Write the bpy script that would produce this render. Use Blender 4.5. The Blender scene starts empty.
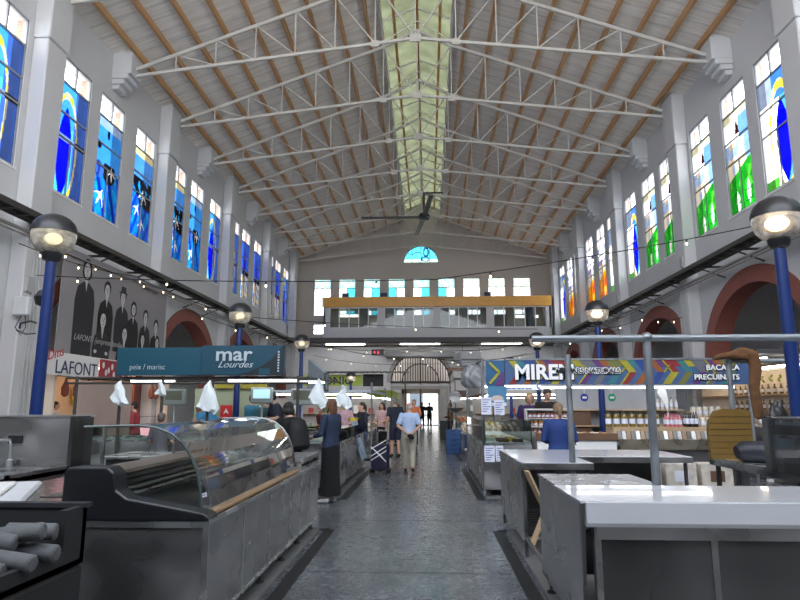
import bpy, bmesh, math, random
from mathutils import Vector, Matrix
random.seed(7)
PI = math.pi
COL = bpy.context.scene.collection
sc = bpy.context.scene

# ------------------------------------------------------------------ materials
MATS = {}
def mat(name, col, rough=0.6, metal=0.0, var=0.12, scale=4.0, emit=None, es=1.0, bump=0.0, stretch=(1, 1, 1), spec=0.5, coat=0.0):
    if name in MATS: return MATS[name]
    m = bpy.data.materials.new(name); m.use_nodes = True
    nt = m.node_tree; n = nt.nodes; b = n['Principled BSDF']
    b.inputs['Roughness'].default_value = rough
    b.inputs['Metallic'].default_value = metal
    b.inputs['Specular IOR Level'].default_value = spec
    b.inputs['Coat Weight'].default_value = coat
    tc = n.new('ShaderNodeTexCoord'); mp = n.new('ShaderNodeMapping'); nz = n.new('ShaderNodeTexNoise')
    mp.inputs['Scale'].default_value = stretch
    nz.inputs['Scale'].default_value = scale; nz.inputs['Detail'].default_value = 4
    nt.links.new(tc.outputs['Object'], mp.inputs['Vector']); nt.links.new(mp.outputs[0], nz.inputs['Vector'])
    mx = n.new('ShaderNodeMix'); mx.data_type = 'RGBA'
    mx.inputs[6].default_value = tuple(max(0, c * (1 - var)) for c in col) + (1,)
    mx.inputs[7].default_value = tuple(min(1, c * (1 + var)) for c in col) + (1,)
    if metal > .5:  # metals: stronger colour patches stand in for uneven reflections
        mr = n.new('ShaderNodeMapRange'); mr.inputs[1].default_value = .25; mr.inputs[2].default_value = .75; nz.inputs['Detail'].default_value = 1.5
        nt.links.new(nz.outputs['Fac'], mr.inputs[0]); nt.links.new(mr.outputs[0], mx.inputs[0])
        m3 = n.new('ShaderNodeMapRange'); m3.inputs[1].default_value = .36; m3.inputs[2].default_value = .64; m3.inputs[3].default_value = rough * .7; m3.inputs[4].default_value = rough * 1.5
        nt.links.new(nz.outputs['Fac'], m3.inputs[0]); nt.links.new(m3.outputs[0], b.inputs['Roughness'])
    else: nt.links.new(nz.outputs['Fac'], mx.inputs[0])
    nt.links.new(mx.outputs[2], b.inputs['Base Color'])
    if emit:
        b.inputs['Emission Color'].default_value = tuple(emit) + (1,); b.inputs['Emission Strength'].default_value = es
    if bump:
        bp = n.new('ShaderNodeBump'); bp.inputs['Strength'].default_value = bump; bp.inputs['Distance'].default_value = 0.02
        nt.links.new(nz.outputs['Fac'], bp.inputs['Height']); nt.links.new(bp.outputs[0], b.inputs['Normal'])
    MATS[name] = m
    return m

def glassmat(name, tint=(0.9, 0.95, 0.93), ior=1.5, rough=0.01, mixbase=0.0, hazecol=None, haze=0.0):
    if name in MATS: return MATS[name]
    m = bpy.data.materials.new(name); m.use_nodes = True
    nt = m.node_tree; n = nt.nodes; n.remove(n['Principled BSDF']); out = n['Material Output']
    fr = n.new('ShaderNodeFresnel'); fr.inputs['IOR'].default_value = ior
    t = n.new('ShaderNodeBsdfTransparent'); t.inputs[0].default_value = tint + (1,)
    g = n.new('ShaderNodeBsdfGlossy'); g.inputs['Roughness'].default_value = rough
    mx = n.new('ShaderNodeMixShader')
    nt.links.new(fr.outputs[0], mx.inputs[0]); nt.links.new(t.outputs[0], mx.inputs[1]); nt.links.new(g.outputs[0], mx.inputs[2])
    last = mx
    if haze > 0:
        d = n.new('ShaderNodeBsdfDiffuse'); d.inputs[0].default_value = hazecol + (1,)
        nz = n.new('ShaderNodeTexNoise'); nz.inputs['Scale'].default_value = 6
        mm = n.new('ShaderNodeMath'); mm.operation = 'MULTIPLY'; mm.inputs[1].default_value = haze * 2
        nt.links.new(nz.outputs['Fac'], mm.inputs[0])
        m2 = n.new('ShaderNodeMixShader')
        nt.links.new(mm.outputs[0], m2.inputs[0]); nt.links.new(mx.outputs[0], m2.inputs[1]); nt.links.new(d.outputs[0], m2.inputs[2]); last = m2
    nt.links.new(last.outputs[0], out.inputs['Surface'])
    MATS[name] = m
    return m

def stainedmat():
    m = bpy.data.materials.new('stained_glass'); m.use_nodes = True
    nt = m.node_tree; n = nt.nodes; n.remove(n['Principled BSDF']); out = n['Material Output']
    at = n.new('ShaderNodeAttribute'); at.attribute_name = 'tint'
    tc = n.new('ShaderNodeTexCoord'); vo = n.new('ShaderNodeTexNoise'); vo.inputs['Scale'].default_value = 3.0
    nt.links.new(tc.outputs['Object'], vo.inputs['Vector'])
    mr = n.new('ShaderNodeMapRange'); mr.inputs[1].default_value = 0.3; mr.inputs[2].default_value = 0.7; mr.inputs[3].default_value = 0.85; mr.inputs[4].default_value = 1.1
    nt.links.new(vo.outputs['Fac'], mr.inputs[0])
    mu = n.new('ShaderNodeVectorMath'); mu.operation = 'SCALE'
    nt.links.new(at.outputs['Color'], mu.inputs[0]); nt.links.new(mr.outputs[0], mu.inputs['Scale'])
    t = n.new('ShaderNodeBsdfTransparent'); tr = n.new('ShaderNodeBsdfTranslucent'); g = n.new('ShaderNodeBsdfGlossy'); g.inputs['Roughness'].default_value = 0.1
    nt.links.new(mu.outputs[0], t.inputs[0]); nt.links.new(mu.outputs[0], tr.inputs[0])
    a = n.new('ShaderNodeMixShader'); a.inputs[0].default_value = 0.3
    b = n.new('ShaderNodeMixShader'); b.inputs[0].default_value = 0.04
    nt.links.new(t.outputs[0], a.inputs[1]); nt.links.new(tr.outputs[0], a.inputs[2])
    nt.links.new(a.outputs[0], b.inputs[1]); nt.links.new(g.outputs[0], b.inputs[2]); nt.links.new(b.outputs[0], out.inputs['Surface'])
    return m

def floormat():
    m = bpy.data.materials.new('polished_concrete'); m.use_nodes = True
    nt = m.node_tree; n = nt.nodes; b = n['Principled BSDF']; L = nt.links.new
    tc = n.new('ShaderNodeTexCoord')
    n1 = n.new('ShaderNodeTexNoise'); n1.inputs['Scale'].default_value = 1.3; n1.inputs['Detail'].default_value = 8; n1.inputs['Roughness'].default_value = 0.65
    n2 = n.new('ShaderNodeTexNoise'); n2.inputs['Scale'].default_value = 9; n2.inputs['Detail'].default_value = 8; n2.inputs['Roughness'].default_value = 0.7
    L(tc.outputs['Object'], n1.inputs['Vector']); L(tc.outputs['Object'], n2.inputs['Vector'])
    mx = n.new('ShaderNodeMix'); mx.data_type = 'FLOAT'; mx.inputs[0].default_value = 0.45
    L(n1.outputs['Fac'], mx.inputs[2]); L(n2.outputs['Fac'], mx.inputs[3])
    cr = n.new('ShaderNodeValToRGB'); e = cr.color_ramp.elements
    e[0].position = 0.32; e[0].color = (0.035, 0.037, 0.042, 1); e[1].position = 0.68; e[1].color = (0.15, 0.165, 0.185, 1)
    L(mx.outputs[0], cr.inputs[0]); L(cr.outputs[0], b.inputs['Base Color'])
    mr = n.new('ShaderNodeMapRange'); mr.inputs[1].default_value = 0.35; mr.inputs[2].default_value = 0.65; mr.inputs[3].default_value = 0.12; mr.inputs[4].default_value = 0.36
    L(n2.outputs['Fac'], mr.inputs[0]); L(mr.outputs[0], b.inputs['Roughness'])
    bp = n.new('ShaderNodeBump'); bp.inputs['Strength'].default_value = 0.012; bp.inputs['Distance'].default_value = 0.01
    L(n2.outputs['Fac'], bp.inputs['Height']); L(bp.outputs[0], b.inputs['Normal'])
    return m

def brickmat():
    m = bpy.data.materials.new('brick'); m.use_nodes = True
    nt = m.node_tree; n = nt.nodes; b = n['Principled BSDF']; b.inputs['Roughness'].default_value = 0.9
    tc = n.new('ShaderNodeTexCoord'); mp = n.new('ShaderNodeMapping'); mp.inputs['Rotation'].default_value = (PI / 2, 0, 0)
    br = n.new('ShaderNodeTexBrick'); br.inputs['Color1'].default_value = (0.5, 0.22, 0.14, 1); br.inputs['Color2'].default_value = (0.62, 0.3, 0.2, 1)
    br.inputs['Mortar'].default_value = (0.6, 0.55, 0.5, 1); br.inputs['Scale'].default_value = 4.5; br.inputs['Mortar Size'].default_value = 0.02
    nt.links.new(tc.outputs['Object'], mp.inputs[0]); nt.links.new(mp.outputs[0], br.inputs['Vector']); nt.links.new(br.outputs[0], b.inputs['Base Color'])
    return m

def roofmat():
    m = bpy.data.materials.new('roof_board'); m.use_nodes = True
    nt = m.node_tree; n = nt.nodes; b = n['Principled BSDF']; b.inputs['Roughness'].default_value = 0.85; L = nt.links.new
    tc = n.new('ShaderNodeTexCoord'); mp = n.new('ShaderNodeMapping'); mp.inputs['Scale'].default_value = (0.6, 7, 0.6)
    nz = n.new('ShaderNodeTexNoise'); nz.inputs['Scale'].default_value = 1.5; nz.inputs['Detail'].default_value = 6
    L(tc.outputs['Object'], mp.inputs[0]); L(mp.outputs[0], nz.inputs['Vector'])
    wv = n.new('ShaderNodeTexWave'); wv.bands_direction = 'Y'; wv.inputs['Scale'].default_value = 0.5; wv.inputs['Distortion'].default_value = 0.3
    L(tc.outputs['Object'], wv.inputs['Vector'])
    pw = n.new('ShaderNodeMath'); pw.operation = 'POWER'; pw.inputs[1].default_value = 12; L(wv.outputs['Fac'], pw.inputs[0])
    cr = n.new('ShaderNodeValToRGB'); e = cr.color_ramp.elements
    e[0].position = 0.3; e[0].color = (0.68, 0.63, 0.57, 1); e[1].position = 0.7; e[1].color = (0.88, 0.84, 0.78, 1)
    L(nz.outputs['Fac'], cr.inputs[0])
    mx = n.new('ShaderNodeMix'); mx.data_type = 'RGBA'; mx.inputs[7].default_value = (0.36, 0.34, 0.32, 1)
    mm = n.new('ShaderNodeMath'); mm.operation = 'MULTIPLY'; mm.inputs[1].default_value = 0.3; L(pw.outputs[0], mm.inputs[0])
    L(mm.outputs[0], mx.inputs[0]); L(cr.outputs[0], mx.inputs[6]); L(mx.outputs[2], b.inputs['Base Color'])
    return m

def lanternmat():
    m = bpy.data.materials.new('lantern_sheet'); m.use_nodes = True
    nt = m.node_tree; n = nt.nodes; n.remove(n['Principled BSDF']); out = n['Material Output']; L = nt.links.new
    tc = n.new('ShaderNodeTexCoord'); nz = n.new('ShaderNodeTexNoise'); nz.inputs['Scale'].default_value = 1.2; nz.inputs['Detail'].default_value = 5
    L(tc.outputs['Object'], nz.inputs['Vector'])
    cr = n.new('ShaderNodeValToRGB'); e = cr.color_ramp.elements
    e[0].position = 0.3; e[0].color = (0.27, 0.275, 0.205, 1); e[1].position = 0.7; e[1].color = (0.40, 0.41, 0.31, 1)
    L(nz.outputs['Fac'], cr.inputs[0])
    tr = n.new('ShaderNodeBsdfTranslucent'); d = n.new('ShaderNodeBsdfDiffuse')
    a = n.new('ShaderNodeMixShader'); a.inputs[0].default_value = 0.25
    L(cr.outputs[0], tr.inputs[0]); L(cr.outputs[0], d.inputs[0]); L(tr.outputs[0], a.inputs[1]); L(d.outputs[0], a.inputs[2]); L(a.outputs[0], out.inputs[0])
    return m

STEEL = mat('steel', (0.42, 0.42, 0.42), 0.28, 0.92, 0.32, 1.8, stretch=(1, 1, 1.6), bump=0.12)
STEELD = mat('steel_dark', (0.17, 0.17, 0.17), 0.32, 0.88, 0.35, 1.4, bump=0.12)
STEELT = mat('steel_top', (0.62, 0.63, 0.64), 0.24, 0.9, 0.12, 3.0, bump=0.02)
TUBE = mat('galvanised_tube', (0.25, 0.27, 0.29), 0.45, 0.7, 0.15, 8)
BLACK = mat('black_plastic', (0.012, 0.013, 0.016), 0.35, 0, 0.2, 5)
RUB = mat('black_matt', (0.02, 0.02, 0.022), 0.7, 0, 0.2, 5)
DARK = mat('dark_void', (0.03, 0.03, 0.033), 0.8)
WALLW = mat('wall_paint', (0.56, 0.57, 0.585), 0.55, 0, 0.05, 1.2, spec=0.4)
WALLE = mat('end_wall_paint', (0.46, 0.43, 0.40), 0.7, 0, 0.06, 0.8)
WHITE = mat('white_paint', (0.78, 0.78, 0.77), 0.45, 0, 0.04, 3)
TRUSSW = mat('truss_paint', (0.50, 0.485, 0.45), 0.5, 0, 0.08, 3)
TERRA = mat('terracotta', (0.26, 0.085, 0.065), 0.7, 0, 0.12, 3)
TIMBER = mat('timber', (0.48, 0.27, 0.12), 0.6, 0, 0.3, 2, stretch=(6, 0.5, 6))
ROOF = roofmat(); LANT = lanternmat(); FLOOR = floormat(); BRICK = brickmat(); STAIN = stainedmat()
ORANGE = mat('ochre_panel', (0.66, 0.33, 0.05), 0.35, 0, 0.12, 3)
BLUEP = mat('blue_pole', (0.005, 0.024, 0.125), 0.35, 0, 0.1, 3)
GLASS = glassmat('case_glass', (0.86, 0.91, 0.89), 1.55, 0.01)
GLASSH = glassmat('case_glass_dusty', (0.78, 0.83, 0.83), 2.0, 0.02, haze=0.06, hazecol=(0.6, 0.62, 0.62))
WINGL = glassmat('office_glass', (0.55, 0.6, 0.62), 1.5, 0.02)
TRAY = mat('cable_tray', (0.06, 0.055, 0.05), 0.5, 0.4, 0.2, 5)
GREY = mat('grey_plastic', (0.33, 0.34, 0.35), 0.5)
LGREY = mat('light_grey', (0.6, 0.62, 0.64), 0.5)
TUBEL = mat('fluorescent', (0.9, 0.9, 0.9), 0.4, emit=(0.95, 0.98, 1.0), es=7)
TUBEW = mat('warm_tube', (0.9, 0.8, 0.7), 0.4, emit=(1.0, 0.66, 0.38), es=26.0)
BULB = mat('bulb_glow', (1, 0.9, 0.7), 0.3, emit=(1.0, 0.80, 0.52), es=6.0)
PAPER = mat('paper', (0.66, 0.68, 0.78), 0.7, 0, 0.06, 20)
PBAG = mat('white_bag', (0.74, 0.80, 0.82), 0.45, 0, 0.1, 12, bump=0.5)
ICE = mat('crushed_ice', (0.78, 0.82, 0.82), 0.4, 0, 0.15, 30, bump=0.8)
WOOD = mat('pale_wood', (0.46, 0.33, 0.2), 0.5, 0, 0.2, 3, stretch=(1, 8, 8))
BROWN = mat('dark_wood', (0.14, 0.075, 0.045), 0.5, 0, 0.25, 3)
CARD = mat('cardboard', (0.40, 0.29, 0.19), 0.8, 0, 0.12, 4)
SKIN = mat('skin', (0.52, 0.30, 0.21), 0.5, 0, 0.08, 12)
SKIN2 = mat('skin_tanned', (0.36, 0.19, 0.125), 0.5, 0, 0.08, 12)

# ------------------------------------------------------------------ mesh builder
class MB:
    def __init__(s): s.v = []; s.f = []; s.m = []; s.cur = 0
    def quad(s, *p):
        i = len(s.v); s.v += [tuple(q) for q in p]; s.f.append(tuple(range(i, i + len(p)))); s.m.append(s.cur); return s
    def box(s, x0, x1, y0, y1, z0, z1, bev=0.0):
        x0, x1 = min(x0, x1), max(x0, x1); y0, y1 = min(y0, y1), max(y0, y1); z0, z1 = min(z0, z1), max(z0, z1)
        i = len(s.v)
        b = min(bev, (x1 - x0) * .4, (y1 - y0) * .4, (z1 - z0) * .4)
        if b <= 0:
            s.v += [(x, y, z) for z in (z0, z1) for y in (y0, y1) for x in (x0, x1)]
            fs = [(0, 2, 3, 1), (4, 5, 7, 6), (0, 1, 5, 4), (2, 6, 7, 3), (0, 4, 6, 2), (1, 3, 7, 5)]
            s.f += [tuple(i + k for k in f) for f in fs]; s.m += [s.cur] * 6
        else:
            rings = []
            for (zz, ins) in ((z0, b), (z0 + b, 0), (z1 - b, 0), (z1, b)):
                X0, X1, Y0, Y1 = x0 + ins, x1 - ins, y0 + ins, y1 - ins
                c = b if ins == 0 else b * .6
                ring = [(X0 + c, Y0, zz), (X1 - c, Y0, zz), (X1, Y0 + c, zz), (X1, Y1 - c, zz), (X1 - c, Y1, zz), (X0 + c, Y1, zz), (X0, Y1 - c, zz), (X0, Y0 + c, zz)]
                rings.append(list(range(len(s.v), len(s.v) + 8))); s.v += ring
            s._stitch(rings, True)
        return s
    def _stitch(s, rings, cap=True, closed=True):
        for a, b in zip(rings, rings[1:]):
            n = len(a)
            for k in range(n if closed else n - 1):
                s.f.append((a[k], a[(k + 1) % n], b[(k + 1) % n], b[k])); s.m.append(s.cur)
        if cap:
            s.f.append(tuple(reversed(rings[0]))); s.m.append(s.cur); s.f.append(tuple(rings[-1])); s.m.append(s.cur)
    def tube(s, pts, rad, n=8, cap=True, flat=1.0, up=None):
        """pts list of points, rad a number or a list; flat squeezes the section"""
        P = [Vector(p) for p in pts]
        if not isinstance(rad, (list, tuple)): rad = [rad] * len(P)
        rings = []; pu = None
        for k, p in enumerate(P):
            d = (P[min(k + 1, len(P) - 1)] - P[max(k - 1, 0)])
            d = d.normalized() if d.length > 1e-9 else Vector((0, 0, 1))
            if pu is None:
                u = Vector(up) if up else (Vector((0, 0, 1)) if abs(d.z) < 0.9 else Vector((1, 0, 0)))
            else: u = pu
            a = d.cross(u).normalized(); b = a.cross(d).normalized(); pu = b
            r = rad[k]; rx, ry = (r if isinstance(r, tuple) else (r, r * flat))
            rings.append(list(range(len(s.v), len(s.v) + n)))
            s.v += [tuple(p + a * (rx * math.cos(2 * PI * j / n)) + b * (ry * math.sin(2 * PI * j / n))) for j in range(n)]
        s._stitch(rings, cap); return s
    def bar(s, a, b, w, h=None):
        """square bar from a to b"""
        h = h or w; a = Vector(a); b = Vector(b); d = (b - a).normalized()
        u = Vector((0, 0, 1)) if abs(d.z) < 0.95 else Vector((0, 1, 0))
        q = d.cross(u).normalized() * w / 2; r = q.cross(d).normalized() * h / 2
        rings = []
        for p in (a, b):
            rings.append(list(range(len(s.v), len(s.v) + 4))); s.v += [tuple(p + q + r), tuple(p - q + r), tuple(p - q - r), tuple(p + q - r)]
        s._stitch(rings); return s
    def lathe(s, prof, c=(0, 0, 0), n=16, sx=1, sy=1, cap=True):
        rings = []
        for r, z in prof:
            rings.append(list(range(len(s.v), len(s.v) + n)))
            s.v += [(c[0] + r * sx * math.cos(2 * PI * j / n), c[1] + r * sy * math.sin(2 * PI * j / n), c[2] + z) for j in range(n)]
        s._stitch(rings, cap); return s
    def ball(s, c, r, n=12, m=8, rot=None):
        rx, ry, rz = r if isinstance(r, tuple) else (r, r, r); rings = []
        R = rot or Matrix.Identity(3)
        for i in range(m + 1):
            t = -PI / 2 + PI * i / m; t = max(-PI / 2 + .05, min(PI / 2 - .05, t))
            rings.append(list(range(len(s.v), len(s.v) + n)))
            s.v += [tuple(Vector(c) + R @ Vector((rx * math.cos(t) * math.cos(2 * PI * j / n), ry * math.cos(t) * math.sin(2 * PI * j / n), rz * math.sin(t)))) for j in range(n)]
        s._stitch(rings); return s
    def prism(s, poly, axis, a, b):
        """extrude a 2D polygon along axis; poly in the other two coordinates, in order"""
        def P(u, w, t): return (t, u, w) if axis == 'x' else (u, t, w) if axis == 'y' else (u, w, t)
        rings = []
        for t in (a, b):
            rings.append(list(range(len(s.v), len(s.v) + len(poly)))); s.v += [P(u, w, t) for u, w in poly]
        s._stitch(rings); return s
    def build(s, name, m, parent=None, smooth=False, loc=None, rot=None):
        me = bpy.data.meshes.new(name); me.from_pydata(s.v, [], s.f)
        ms = m if isinstance(m, (list, tuple)) else [m]
        for x in ms: me.materials.append(x)
        if len(ms) > 1: me.polygons.foreach_set('material_index', s.m)
        bm = bmesh.new(); bm.from_mesh(me); bmesh.ops.recalc_face_normals(bm, faces=bm.faces); bm.to_mesh(me); bm.free()
        if smooth:
            me.polygons.foreach_set('use_smooth', [True] * len(me.polygons))
            try: me.set_sharp_from_angle(angle=math.radians(40))
            except Exception: pass
        o = bpy.data.objects.new(name, me); COL.objects.link(o)
        if parent: o.parent = parent
        if loc: o.location = loc
        if rot: o.rotation_euler = rot
        return o

def tag(o, label, cat, group=None, kind=None):
    o['label'] = label; o['category'] = cat
    if group: o['group'] = group
    if kind: o['kind'] = kind
    return o
def thing(name, label, cat, loc=(0, 0, 0), rz=0, group=None):
    o = bpy.data.objects.new(name, None); COL.objects.link(o); o.location = loc; o.rotation_euler = (0, 0, rz)
    return tag(o, label, cat, group)
def struct(o): o['kind'] = 'structure'; return o
def dup(root, loc, rz=0, label=None, group=None, scale=None):
    def cp(o, par):
        c = o.copy(); COL.objects.link(c); c.parent = par
        for ch in o.children: cp(ch, c)
        return c
    c = cp(root, None); c.location = loc; c.rotation_euler = (0, 0, rz)
    if label: c['label'] = label
    if group: c['group'] = group
    if scale: c.scale = scale if isinstance(scale, tuple) else (scale,) * 3
    return c
def text(body, size, mt, parent, loc, name='lettering', face='front', shear=0, depth=0.004, width=1.0, bold=0.0, rot=None):
    cu = bpy.data.curves.new(name, 'FONT'); cu.body = body; cu.size = size; cu.extrude = depth; cu.shear = shear; cu.offset = bold
    cu.resolution_u = 3
    t = bpy.data.objects.new('tmp_text', cu); COL.objects.link(t)
    bpy.context.view_layer.update()
    me = bpy.data.meshes.new_from_object(t.evaluated_get(bpy.context.evaluated_depsgraph_get()))
    COL.objects.unlink(t); bpy.data.objects.remove(t)
    me.materials.clear(); me.materials.append(mt)
    R = rot or (PI / 2, 0, 0)
    o = bpy.data.objects.new(name, me); COL.objects.link(o); o.parent = parent; o.location = loc; o.rotation_euler = R; o.scale = (width, 1, 1)
    return o
def remeshed(name, mb, m, voxel, parent=None, smooth=2):
    o = mb.build(name, m, parent, True)
    r = o.modifiers.new('r', 'REMESH'); r.mode = 'VOXEL'; r.voxel_size = voxel; r.use_smooth_shade = True
    if smooth:
        s_ = o.modifiers.new('s', 'SMOOTH'); s_.factor = 0.5; s_.iterations = smooth
    bpy.context.view_layer.update()
    me = bpy.data.meshes.new_from_object(o.evaluated_get(bpy.context.evaluated_depsgraph_get()))
    o.modifiers.clear(); old = o.data; o.data = me; bpy.data.meshes.remove(old)
    return o

# ------------------------------------------------------------------ camera, world
cam = bpy.data.cameras.new('camera'); co = bpy.data.objects.new('camera', cam); COL.objects.link(co); sc.camera = co
cam.sensor_width = 36; cam.lens = 36 * 610 / 800; cam.clip_end = 400; cam.clip_start = 0.05
TILT = math.atan(106 / 610); YAW = math.atan(28 / (610 / math.cos(TILT)))
co.location = (0, 0, 1.6); co.rotation_euler = (PI / 2 + TILT, 0, YAW)
w = bpy.data.worlds.new('sky'); sc.world = w; w.use_nodes = True
wn = w.node_tree.nodes; bg = wn['Background']
tcw = wn.new('ShaderNodeTexCoord'); sx = wn.new('ShaderNodeSeparateXYZ'); w.node_tree.links.new(tcw.outputs['Generated'], sx.inputs[0])
crw = wn.new('ShaderNodeValToRGB'); ew = crw.color_ramp.elements
ew[0].position = 0.0; ew[0].color = (0.96, 0.97, 1.0, 1); ew[1].position = 0.9; ew[1].color = (0.78, 0.87, 1.0, 1)
w.node_tree.links.new(sx.outputs['Z'], crw.inputs[0]); w.node_tree.links.new(crw.outputs[0], bg.inputs[0])
bg.inputs[1].default_value = 6.0
WS = 6.0
sc.view_settings.view_transform = 'Standard'; sc.view_settings.look = 'None'; sc.view_settings.gamma = 1; sc.view_settings.exposure = 0.12
# ================================================================== THE HALL
XL, XR, YE = -11.1, 10.4, 50.0
XC = -0.35
PIL = [-0.45 + 8.1 * k for k in range(7)]           # -0.45, 7.65, 15.75 ... 48.15
Y0 = -0.9
struct(MB().box(-16.5, 15.8, -3, 50.6, -0.3, 0).build('floor', FLOOR))
struct(MB().box(-60, 60, 50.6, 160, -0.3, -0.01).build('ground', mat('pavement', (0.5, 0.48, 0.45), 0.8)))
# building across the street behind the far door
ob = thing('street_building', 'pale building seen through the open arch of the far door', 'building', (0, 75, 0))
MB().box(-30, 30, 0, 10, 0, 6).build('facade', mat('street_plaster', (0.72, 0.68, 0.62), 0.8), ob)
for x in (-6, -2.2, 1.6, 5.4): MB().box(x, x + 1.6, -0.03, 0.1, 0.6, 3.2).build('window', mat('street_window', (0.1, 0.12, 0.14), 0.2), ob)

WOFF = [(.95, 2.6), (3.22, 4.87), (5.8, 7.45)]
ZB, ZT, ZL = 7.95, 12.28, 11.5
def ell(a, b, n=20, full=False): return [(a * math.cos(PI * i / n), b * math.sin(PI * i / n)) for i in range(n + 1)]

def side_wall(side):
    s = -1 if side == 'left' else 1
    X = XL if s < 0 else XR
    xi, xo = X, X + s * 0.2                          # white inner leaf
    m = MB(); bk = MB(); BL = .24 if s < 0 else .12
    m.box(xi, xo, Y0, YE, 6.4, ZB); m.box(xi, xo, Y0, YE, ZT, 14.3)
    bk.box(xo, xo + s * BL, Y0, YE, 7.1, ZB); bk.box(xo, xo + s * BL, Y0, YE, ZT, 14.1)
    for k, p in enumerate(PIL):
        q = p + 8.1
        edges = []
        if k == 6: segs = [(p, YE)]
        else:
            segs = [(p, p + WOFF[0][0]), (p + WOFF[0][1], p + WOFF[1][0]), (p + WOFF[1][1], p + WOFF[2][0]), (p + WOFF[2][1], q)]
        for a, b in segs:
            m.box(xi, xo, a, b, ZB, ZT); bk.box(xo, xo + s * BL, a, b, ZB, ZT)
        # arcade level
        if k == 6: m.box(xi, xo, p, YE, 0, 6.4); continue
        c = p + 4.05; E = ell(3.3, 2.75, 24)
        m.box(xi, xo + s * .2, p, c - 3.3, 0, 3.05); m.box(xi, xo + s * .2, c + 3.3, q, 0, 3.05)
        for (u0, w0), (u1, w1) in zip(E, E[1:]):
            m.prism([(c + u0, 3.05 + w0), (c + u1, 3.05 + w1), (c + u1, 6.42), (c + u0, 6.42)], 'x', xi, xo + s * .2)
        m.box(xi, xo + s * .2, p, c - 3.3, 3.05, 6.4); m.box(xi, xo + s * .2, c + 3.3, q, 3.05, 6.4)
        # terracotta arch
        t = MB(); O = ell(3.55, 3.0, 28); I = ell(2.98, 2.45, 28)
        O = [(3.55, -3.05)] + O + [(-3.55, -3.05)]; I = [(2.98, -3.05)] + I + [(-2.98, -3.05)]
        for j in range(len(O) - 1):
            t.prism([(c + I[j][0], 3.05 + I[j][1]), (c + O[j][0], 3.05 + O[j][1]), (c + O[j + 1][0], 3.05 + O[j + 1][1]), (c + I[j + 1][0], 3.05 + I[j + 1][1])], 'x', xi - s * .04, xi + s * .62)
        struct(t.build('trim_%d' % (k + 1 + (10 if s > 0 else 0)), TERRA))
    w = struct(m.build('wall_' + side, WALLW))
    bk.build('brick_leaf', BRICK, w)
    for p in PIL:
        pl = MB().box(X, X - s * .45, p - .45, p + .45, 0, 11.9, .03); pl.box(X, X - s * .5, p - .5, p + .5, 11.9, 14.1, .03)
        pl.build('pilaster', WALLW, w)
        if p < 45:
            y = p + 4.05; st = MB()
            st.box(X, X - s * .7, y - .38, y + .38, 13.2, 14.2, .02)
            for i in range(3): st.box(X, X - s * (.6 - .17 * i), y - .38 + .05 * i, y + .38 - .05 * i, 13.2 - .18 * (i + 1), 13.2 - .18 * i, .02)
            st.build('corbel', WALLW, w)
    # side nave beyond the arches
    xn = X + s * 4.6
    struct(MB().box(xn, xn + s * .3, Y0, YE, 0, 7.1).build('wall_nave_' + side, mat('nave_paint', (0.85, 0.85, 0.86), 0.6)))
    struct(MB().box(xi + s * .3, xn + s * .3, Y0, YE, 7.0, 7.2).build('ceiling_nave_' + side, WALLW))
    struct(MB().box(X, xn + s * .3, YE, YE + .3, 0, 7.2).build('wall_nave_end_' + side, WALLW))
    return w
struct(MB().box(-16, 15.3, Y0 - .3, Y0, 0, 6.6).build('wall_back', WALLW))  # unseen wall, added to cut sky light low down; open above for the roof
WALLS = {-1: side_wall('left'), 1: side_wall('right')}

# ---- roof
def zr(x): return 13.95 + 0.357 * (min(abs(x - XL), abs(XR - x)))
XSL, XSR = XC - 1.5, XC + 1.5
rf = MB()
for a, b in ((XL - .4, XSL), (XR + .4, XSR)):
    s = 1 if b > a else -1
    za = 13.95 - .357 * .4; zb = 13.95 + .357 * (XSL - XL)
    rf.prism([(a, za), (b, zb), (b, zb + .12), (a, za + .12)], 'y', Y0, YE + .3)
ceil = struct(rf.build('ceiling', ROOF))
ZS = 13.95 + .357 * (XSL - XL)
for s in (-1, 1):
    for i in range(9):
        d = 0.75 + i * 1.0
        x = XL + d if s < 0 else XR - d
        z = 13.95 + .357 * d
        MB().box(x - .06, x + .06, Y0, YE, z - .2, z + .01).build('purlin', TIMBER, ceil)
lt = MB()
for s in (-1, 1):
    lt.prism([(XC, 18.72), (XC + s * 1.62, 18.1), (XC + s * 1.62, 18.16), (XC, 18.78)], 'y', Y0, YE + .3)
lt.build('lantern_roof', LANT, ceil)
for s in (-1, 1):
    MB().box(XC + s * 1.5, XC + s * 1.54, Y0, YE, ZS - .05, 18.15).build('lantern_side', glassmat('lantern_glass', (0.75, 0.8, 0.6)) if False else LANT, ceil)
    MB().box(XC + s * 1.42, XC + s * 1.52, Y0, YE, ZS - .22, ZS + .06).build('kerb', TRUSSW, ceil)
for dx, m_ in ((-1.0, TIMBER), (0, TIMBER), (1.0, mat('timber_lit_tone', (0.62, 0.33, 0.12), 0.6))):  # right purlin coloured lighter orange to paint in its lit look
    MB().box(XC + dx - .06, XC + dx + .06, Y0, YE, 18.72 - abs(dx) * .383 - .22, 18.72 - abs(dx) * .383 - .01).build('purlin', m_, ceil)

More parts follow.
